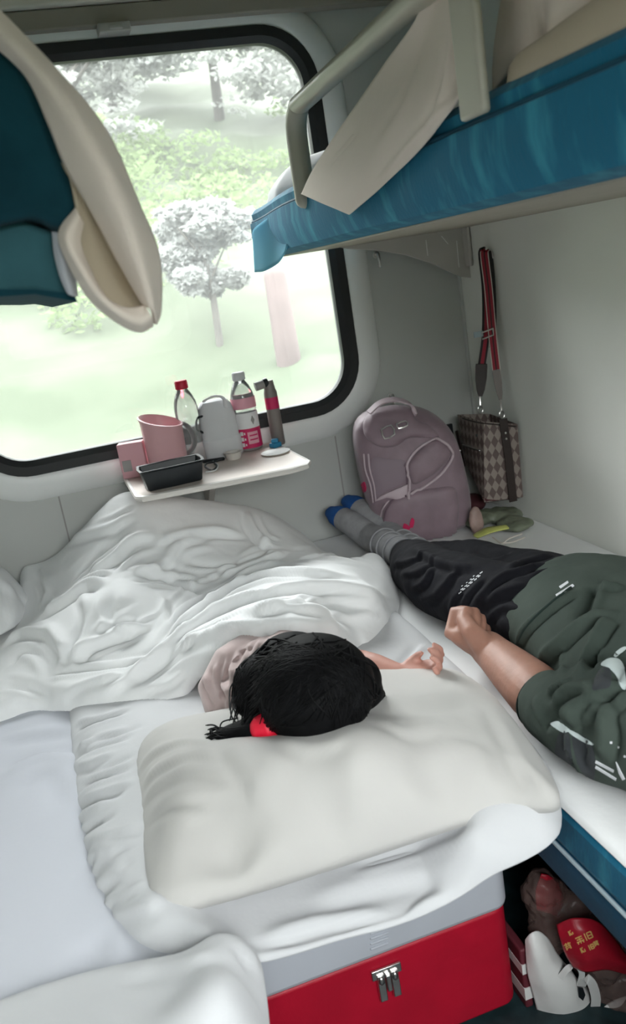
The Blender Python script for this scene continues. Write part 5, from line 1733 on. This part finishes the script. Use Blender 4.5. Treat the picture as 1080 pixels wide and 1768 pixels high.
G().tube(spline([ay(582, 905, -.30), ay(590, 880, -.28), ay(604, 872, -.27), ay(618, 868, -.27)], 5), .004, 8) if False else None

# dark notebook behind the pack, odds and ends at the end of the bunk
p = ay(768, 748, -.05)
tag(G().box((-.03, -.006, -.22), (.026, .006, .026), tr(p)).build('dark_folder', M['black_plastic'], bevel=.003), 'dark folder standing between the backpack and the wall corner', 'folder')


def lump(name, parts, mt, label, cat, rough=.003, scale=22, seed=0, voxel=.004):
    g = G()
    for c, r in parts: g.ell(c, r)
    o = body(name, g, mt, None, voxel, 4)
    ruffle(o, rough, scale, seed=seed)
    return tag(o, label, cat)


lump('maroon_pouch', [((.735, -.10, .535), (.045, .05, .032)), ((.785, -.12, .53), (.04, .05, .028))], M['maroon'], 'dark maroon cloth bundle under the handbag', 'bundle', seed=3)
lump('crumpled_bag', [((.735, -.26, .525), (.06, .05, .022)), ((.80, -.28, .522), (.055, .06, .020)), ((.79, -.36, .518), (.05, .06, .016))], M['olive'], 'crumpled olive plastic bag lying below the handbag', 'bag', .006, 26, 5)
lump('snack_packet', [((.688, -.330, .545), (.022, .016, .042))], M['pinkish_film'], 'pinkish brown snack packet leaning on the backpack foot', 'packet', .004, 24, 8)
p = az(846, 918, .545)
tag(patch('snack_packet', [[p+np.array((-.045, -.012, -.004)), p+np.array((0, -.018, .004)), p+np.array((.05, -.012, 0))], [p+np.array((-.05, 0, 0)), p+np.array((0, 0, .008)), p+np.array((.05, .004, .004))],
                           [p+np.array((-.04, .02, -.004)), p+np.array((0, .024, .004)), p+np.array((.045, .02, 0))]], M['yellow_film'], None, thick=.004), 'yellow-green snack packet lying on the olive bag', 'packet')
P = [az(868, 940, .54), az(872, 930, .545), az(885, 924, .546), az(900, 922, .54)]
tag(G().tube(spline([az(850, 928, .546), az(866, 938, .548), az(878, 930, .55), az(900, 922, .545)], 6), .002, 6).tube(spline([az(866, 938, .548), az(884, 936, .546), az(905, 928, .54)], 6), .002, 6).build('string_handle', M['strap_white']),
    'pale string loops of the olive bag by the wall', 'string')

# ------------------------------------------------------------------ bags on the floor under the right bunk
def fy(px, py, y): return ay(px, py, y)
g = G()
for px, py, y, r in ((940, 1545, -1.30, (.035, .04, .05)), (985, 1590, -1.32, (.05, .05, .055)), (1030, 1640, -1.36, (.05, .05, .06)), (1075, 1700, -1.38, (.06, .05, .06)), (950, 1600, -1.31, (.04, .04, .05))):
    g.ell(fy(px, py, y), r)
fb = thing('food_bag', 'translucent plastic bag with a red food packet under the bunk', 'bag', (.28, -1.34, .1))
fbody = body('bag_film', g, M['poly'], fb, .004, 6); ruffle(fbody, .012, 26, seed=6)
def fpk(px, py, d=-1.375): return ay(px, py, d)
pk = patch('food_packet', [[fpk(962, 1596, -1.39), fpk(990, 1585, -1.41), fpk(1030, 1592, -1.42), fpk(1066, 1632, -1.42)],
                           [fpk(966, 1615, -1.40), fpk(1000, 1612, -1.425), fpk(1040, 1625, -1.435), fpk(1085, 1660, -1.43)],
                           [fpk(976, 1645, -1.40), fpk(1010, 1648, -1.43), fpk(1050, 1655, -1.44), fpk(1090, 1672, -1.435)],
                           [fpk(990, 1668, -1.40), fpk(1012, 1676, -1.42), fpk(1045, 1672, -1.43), fpk(1080, 1680, -1.43)]], M['packet_red'], fb, thick=.006)
patch('red_wrapper', [[fpk(934, 1508, -1.31), fpk(948, 1512, -1.315), fpk(962, 1524, -1.31)], [fpk(924, 1538, -1.31), fpk(945, 1542, -1.318), fpk(970, 1552, -1.31)], [fpk(926, 1570, -1.31), fpk(945, 1575, -1.316), fpk(962, 1584, -1.31)]],
      M['packet_red'], fb, thick=.005)
bp_ = bvh_of(pk)
gl = []
def stroke(x0, y0, x1, y1, w=1.8):
    dx, dy = x1-x0, y1-y0; l = math.hypot(dx, dy); nx_, ny_ = -dy/l*w/2, dx/l*w/2
    gl.append([(x0+nx_, y0+ny_), (x1+nx_, y1+ny_), (x1-nx_, y1-ny_), (x0-nx_, y0-ny_)])
def glyph(ox, oy, s, strokes):
    ca_, sa_ = math.cos(-.42), math.sin(-.42)
    for a_, b_, c_, d_ in strokes:
        q = [(ox+s*(x*ca_-y*sa_), oy+s*(x*sa_+y*ca_)) for x, y in ((a_, b_), (c_, d_))]
        stroke(*q[0], *q[1])
G1 = [(0, .1, .9, .1), (.1, .4, .9, .4), (0, .7, 1, .7), (.5, 0, .5, 1), (.2, .7, .1, 1), (.8, .7, .9, 1)]
G2 = [(.1, 0, .1, 1), (.4, .1, 1, .1), (.4, .1, .4, .9), (1, .1, 1, .9), (.4, .5, 1, .5), (.4, .9, 1, .9)]
G3 = [(0, .2, 1, .2), (.3, 0, .3, .5), (.7, 0, .7, .5), (.1, .5, .9, .5), (.2, .5, .2, 1), (.8, .5, .8, 1), (.2, .75, .8, .75)]
G4 = [(.1, 0, .1, .9), (.1, .4, .5, .0), (.1, .4, .5, .9), (.7, .4, .7, .9)]
glyph(992, 1619, 13, G1); glyph(1006, 1612, 13, G2); glyph(972, 1630, 12, G3); glyph(1000, 1637, 10, G4); glyph(1014, 1632, 9, G2); glyph(1022, 1626, 9, G3); glyph(980, 1608, 9, G4)
applique('gold_lettering', bp_, gl, M['gold'], pk, off=.0012, cell=1.2, smooth_poly=False)
sb = thing('shopping_bag', 'white carrier bag with looped handles on the floor beside the case', 'bag', (.2, -1.40, 0))
def crumple(P, N, amp=.006, sc=26, seed=0):
    D = np.array([[abs(noise.noise(Vector((p[0]*sc+seed, p[1]*sc, p[2]*sc))))+.5*noise.noise(Vector((p[0]*sc*2.3, p[1]*sc*2.3+seed, p[2]*sc*2.3))) for p in r_] for r_ in P])
    return P+N*(D*amp)[..., None]


def sg(px, py, y): return ay(px, py, y)
patch('bag_body', [[sg(906, 1622, -1.345), sg(916, 1611, -1.352), sg(930, 1608, -1.352), sg(946, 1622, -1.352), sg(962, 1648, -1.350)],
                   [sg(908, 1655, -1.350), sg(922, 1645, -1.366), sg(944, 1646, -1.370), sg(968, 1660, -1.366), sg(992, 1684, -1.358)],
                   [sg(914, 1695, -1.352), sg(936, 1685, -1.374), sg(964, 1684, -1.382), sg(994, 1696, -1.378), sg(1024, 1716, -1.366)],
                   [sg(926, 1740, -1.352), sg(952, 1728, -1.376), sg(984, 1726, -1.388), sg(1014, 1736, -1.384), sg(1046, 1752, -1.370)],
                   [sg(942, 1800, -1.352), sg(972, 1788, -1.372), sg(1004, 1784, -1.384), sg(1040, 1788, -1.384), sg(1072, 1800, -1.372)]],
      M['shop_white'], sb, nu=10, nv=10, thick=.003, fn=lambda P, N: crumple(P, N, .0035, 14, 2))
patch('bag_side', [[sg(1028, 1752, -1.395), sg(1050, 1732, -1.40), sg(1072, 1722, -1.40), sg(1100, 1716, -1.395)], [sg(1040, 1772, -1.40), sg(1062, 1756, -1.412), sg(1085, 1748, -1.412), sg(1110, 1742, -1.40)],
                   [sg(1050, 1810, -1.40), sg(1072, 1800, -1.412), sg(1095, 1795, -1.412), sg(1120, 1790, -1.40)]], M['shop_white'], sb, nu=8, nv=8, thick=.003, fn=lambda P, N: crumple(P, N, .003, 18, 5))
G().ribbon(spline([sg(966, 1688, -1.384), sg(980, 1672, -1.392), sg(994, 1668, -1.396), sg(1004, 1680, -1.396), sg(1000, 1700, -1.384)], 6), (.6, -.5, .3), .010, .002).build('bag_handle', M['shop_white'], sb)
G().ribbon(spline([sg(1002, 1702, -1.384), sg(1012, 1690, -1.396), sg(1022, 1700, -1.40), sg(1028, 1724, -1.396), sg(1026, 1745, -1.388)], 6), (.8, -.4, .2), .016, .002).build('bag_handle', M['shop_white'], sb)
G().prism([sg(998, 1705, -1.3895), sg(1006, 1706, -1.3895), sg(1010, 1718, -1.3895), sg(1006, 1728, -1.3895), sg(999, 1722, -1.3895)], (0, .002, 0)).build('handle_slot_shade', M['black_plastic'], sb)  # black plate stands in for the shade inside the handle opening
pA = az(912, 1660, .10); pB = az(930, 1800, .0)
bx = thing('striped_box', 'narrow dark striped box between the red case and white bag', 'box', (.172, -1.36, 0))
G().box((.1885, -1.345, 0), (.204, -1.22, .125)).build('box_body', M['stripe_dark'], bx, bevel=.004)
G().box((.188, -1.3465, .02), (.2045, -1.2185, .045)).build('pale_stripe', M['shop_white'], bx)
G().box((.188, -1.3465, .075), (.2045, -1.2185, .095)).build('pale_stripe', M['shop_white'], bx)


# ------------------------------------------------------------------ every object gets its origin at its base
def settle():
    done = set()
    for o in list(COL.objects):
        if o.type != 'MESH' or o.parent is not None or o.data.name in done: continue
        done.add(o.data.name)
        a = coords(o.data)
        c = Vector(((a[:, 0].min()+a[:, 0].max())/2, (a[:, 1].min()+a[:, 1].max())/2, a[:, 2].min()))
        T = Matrix.Translation(-c)
        if o.data.materials and o.data.materials[0] and o.data.materials[0].name.startswith('diamond'): continue
        o.data.transform(T); o.location = o.location+c
        for ch in o.children: ch.matrix_parent_inverse = T


settle()
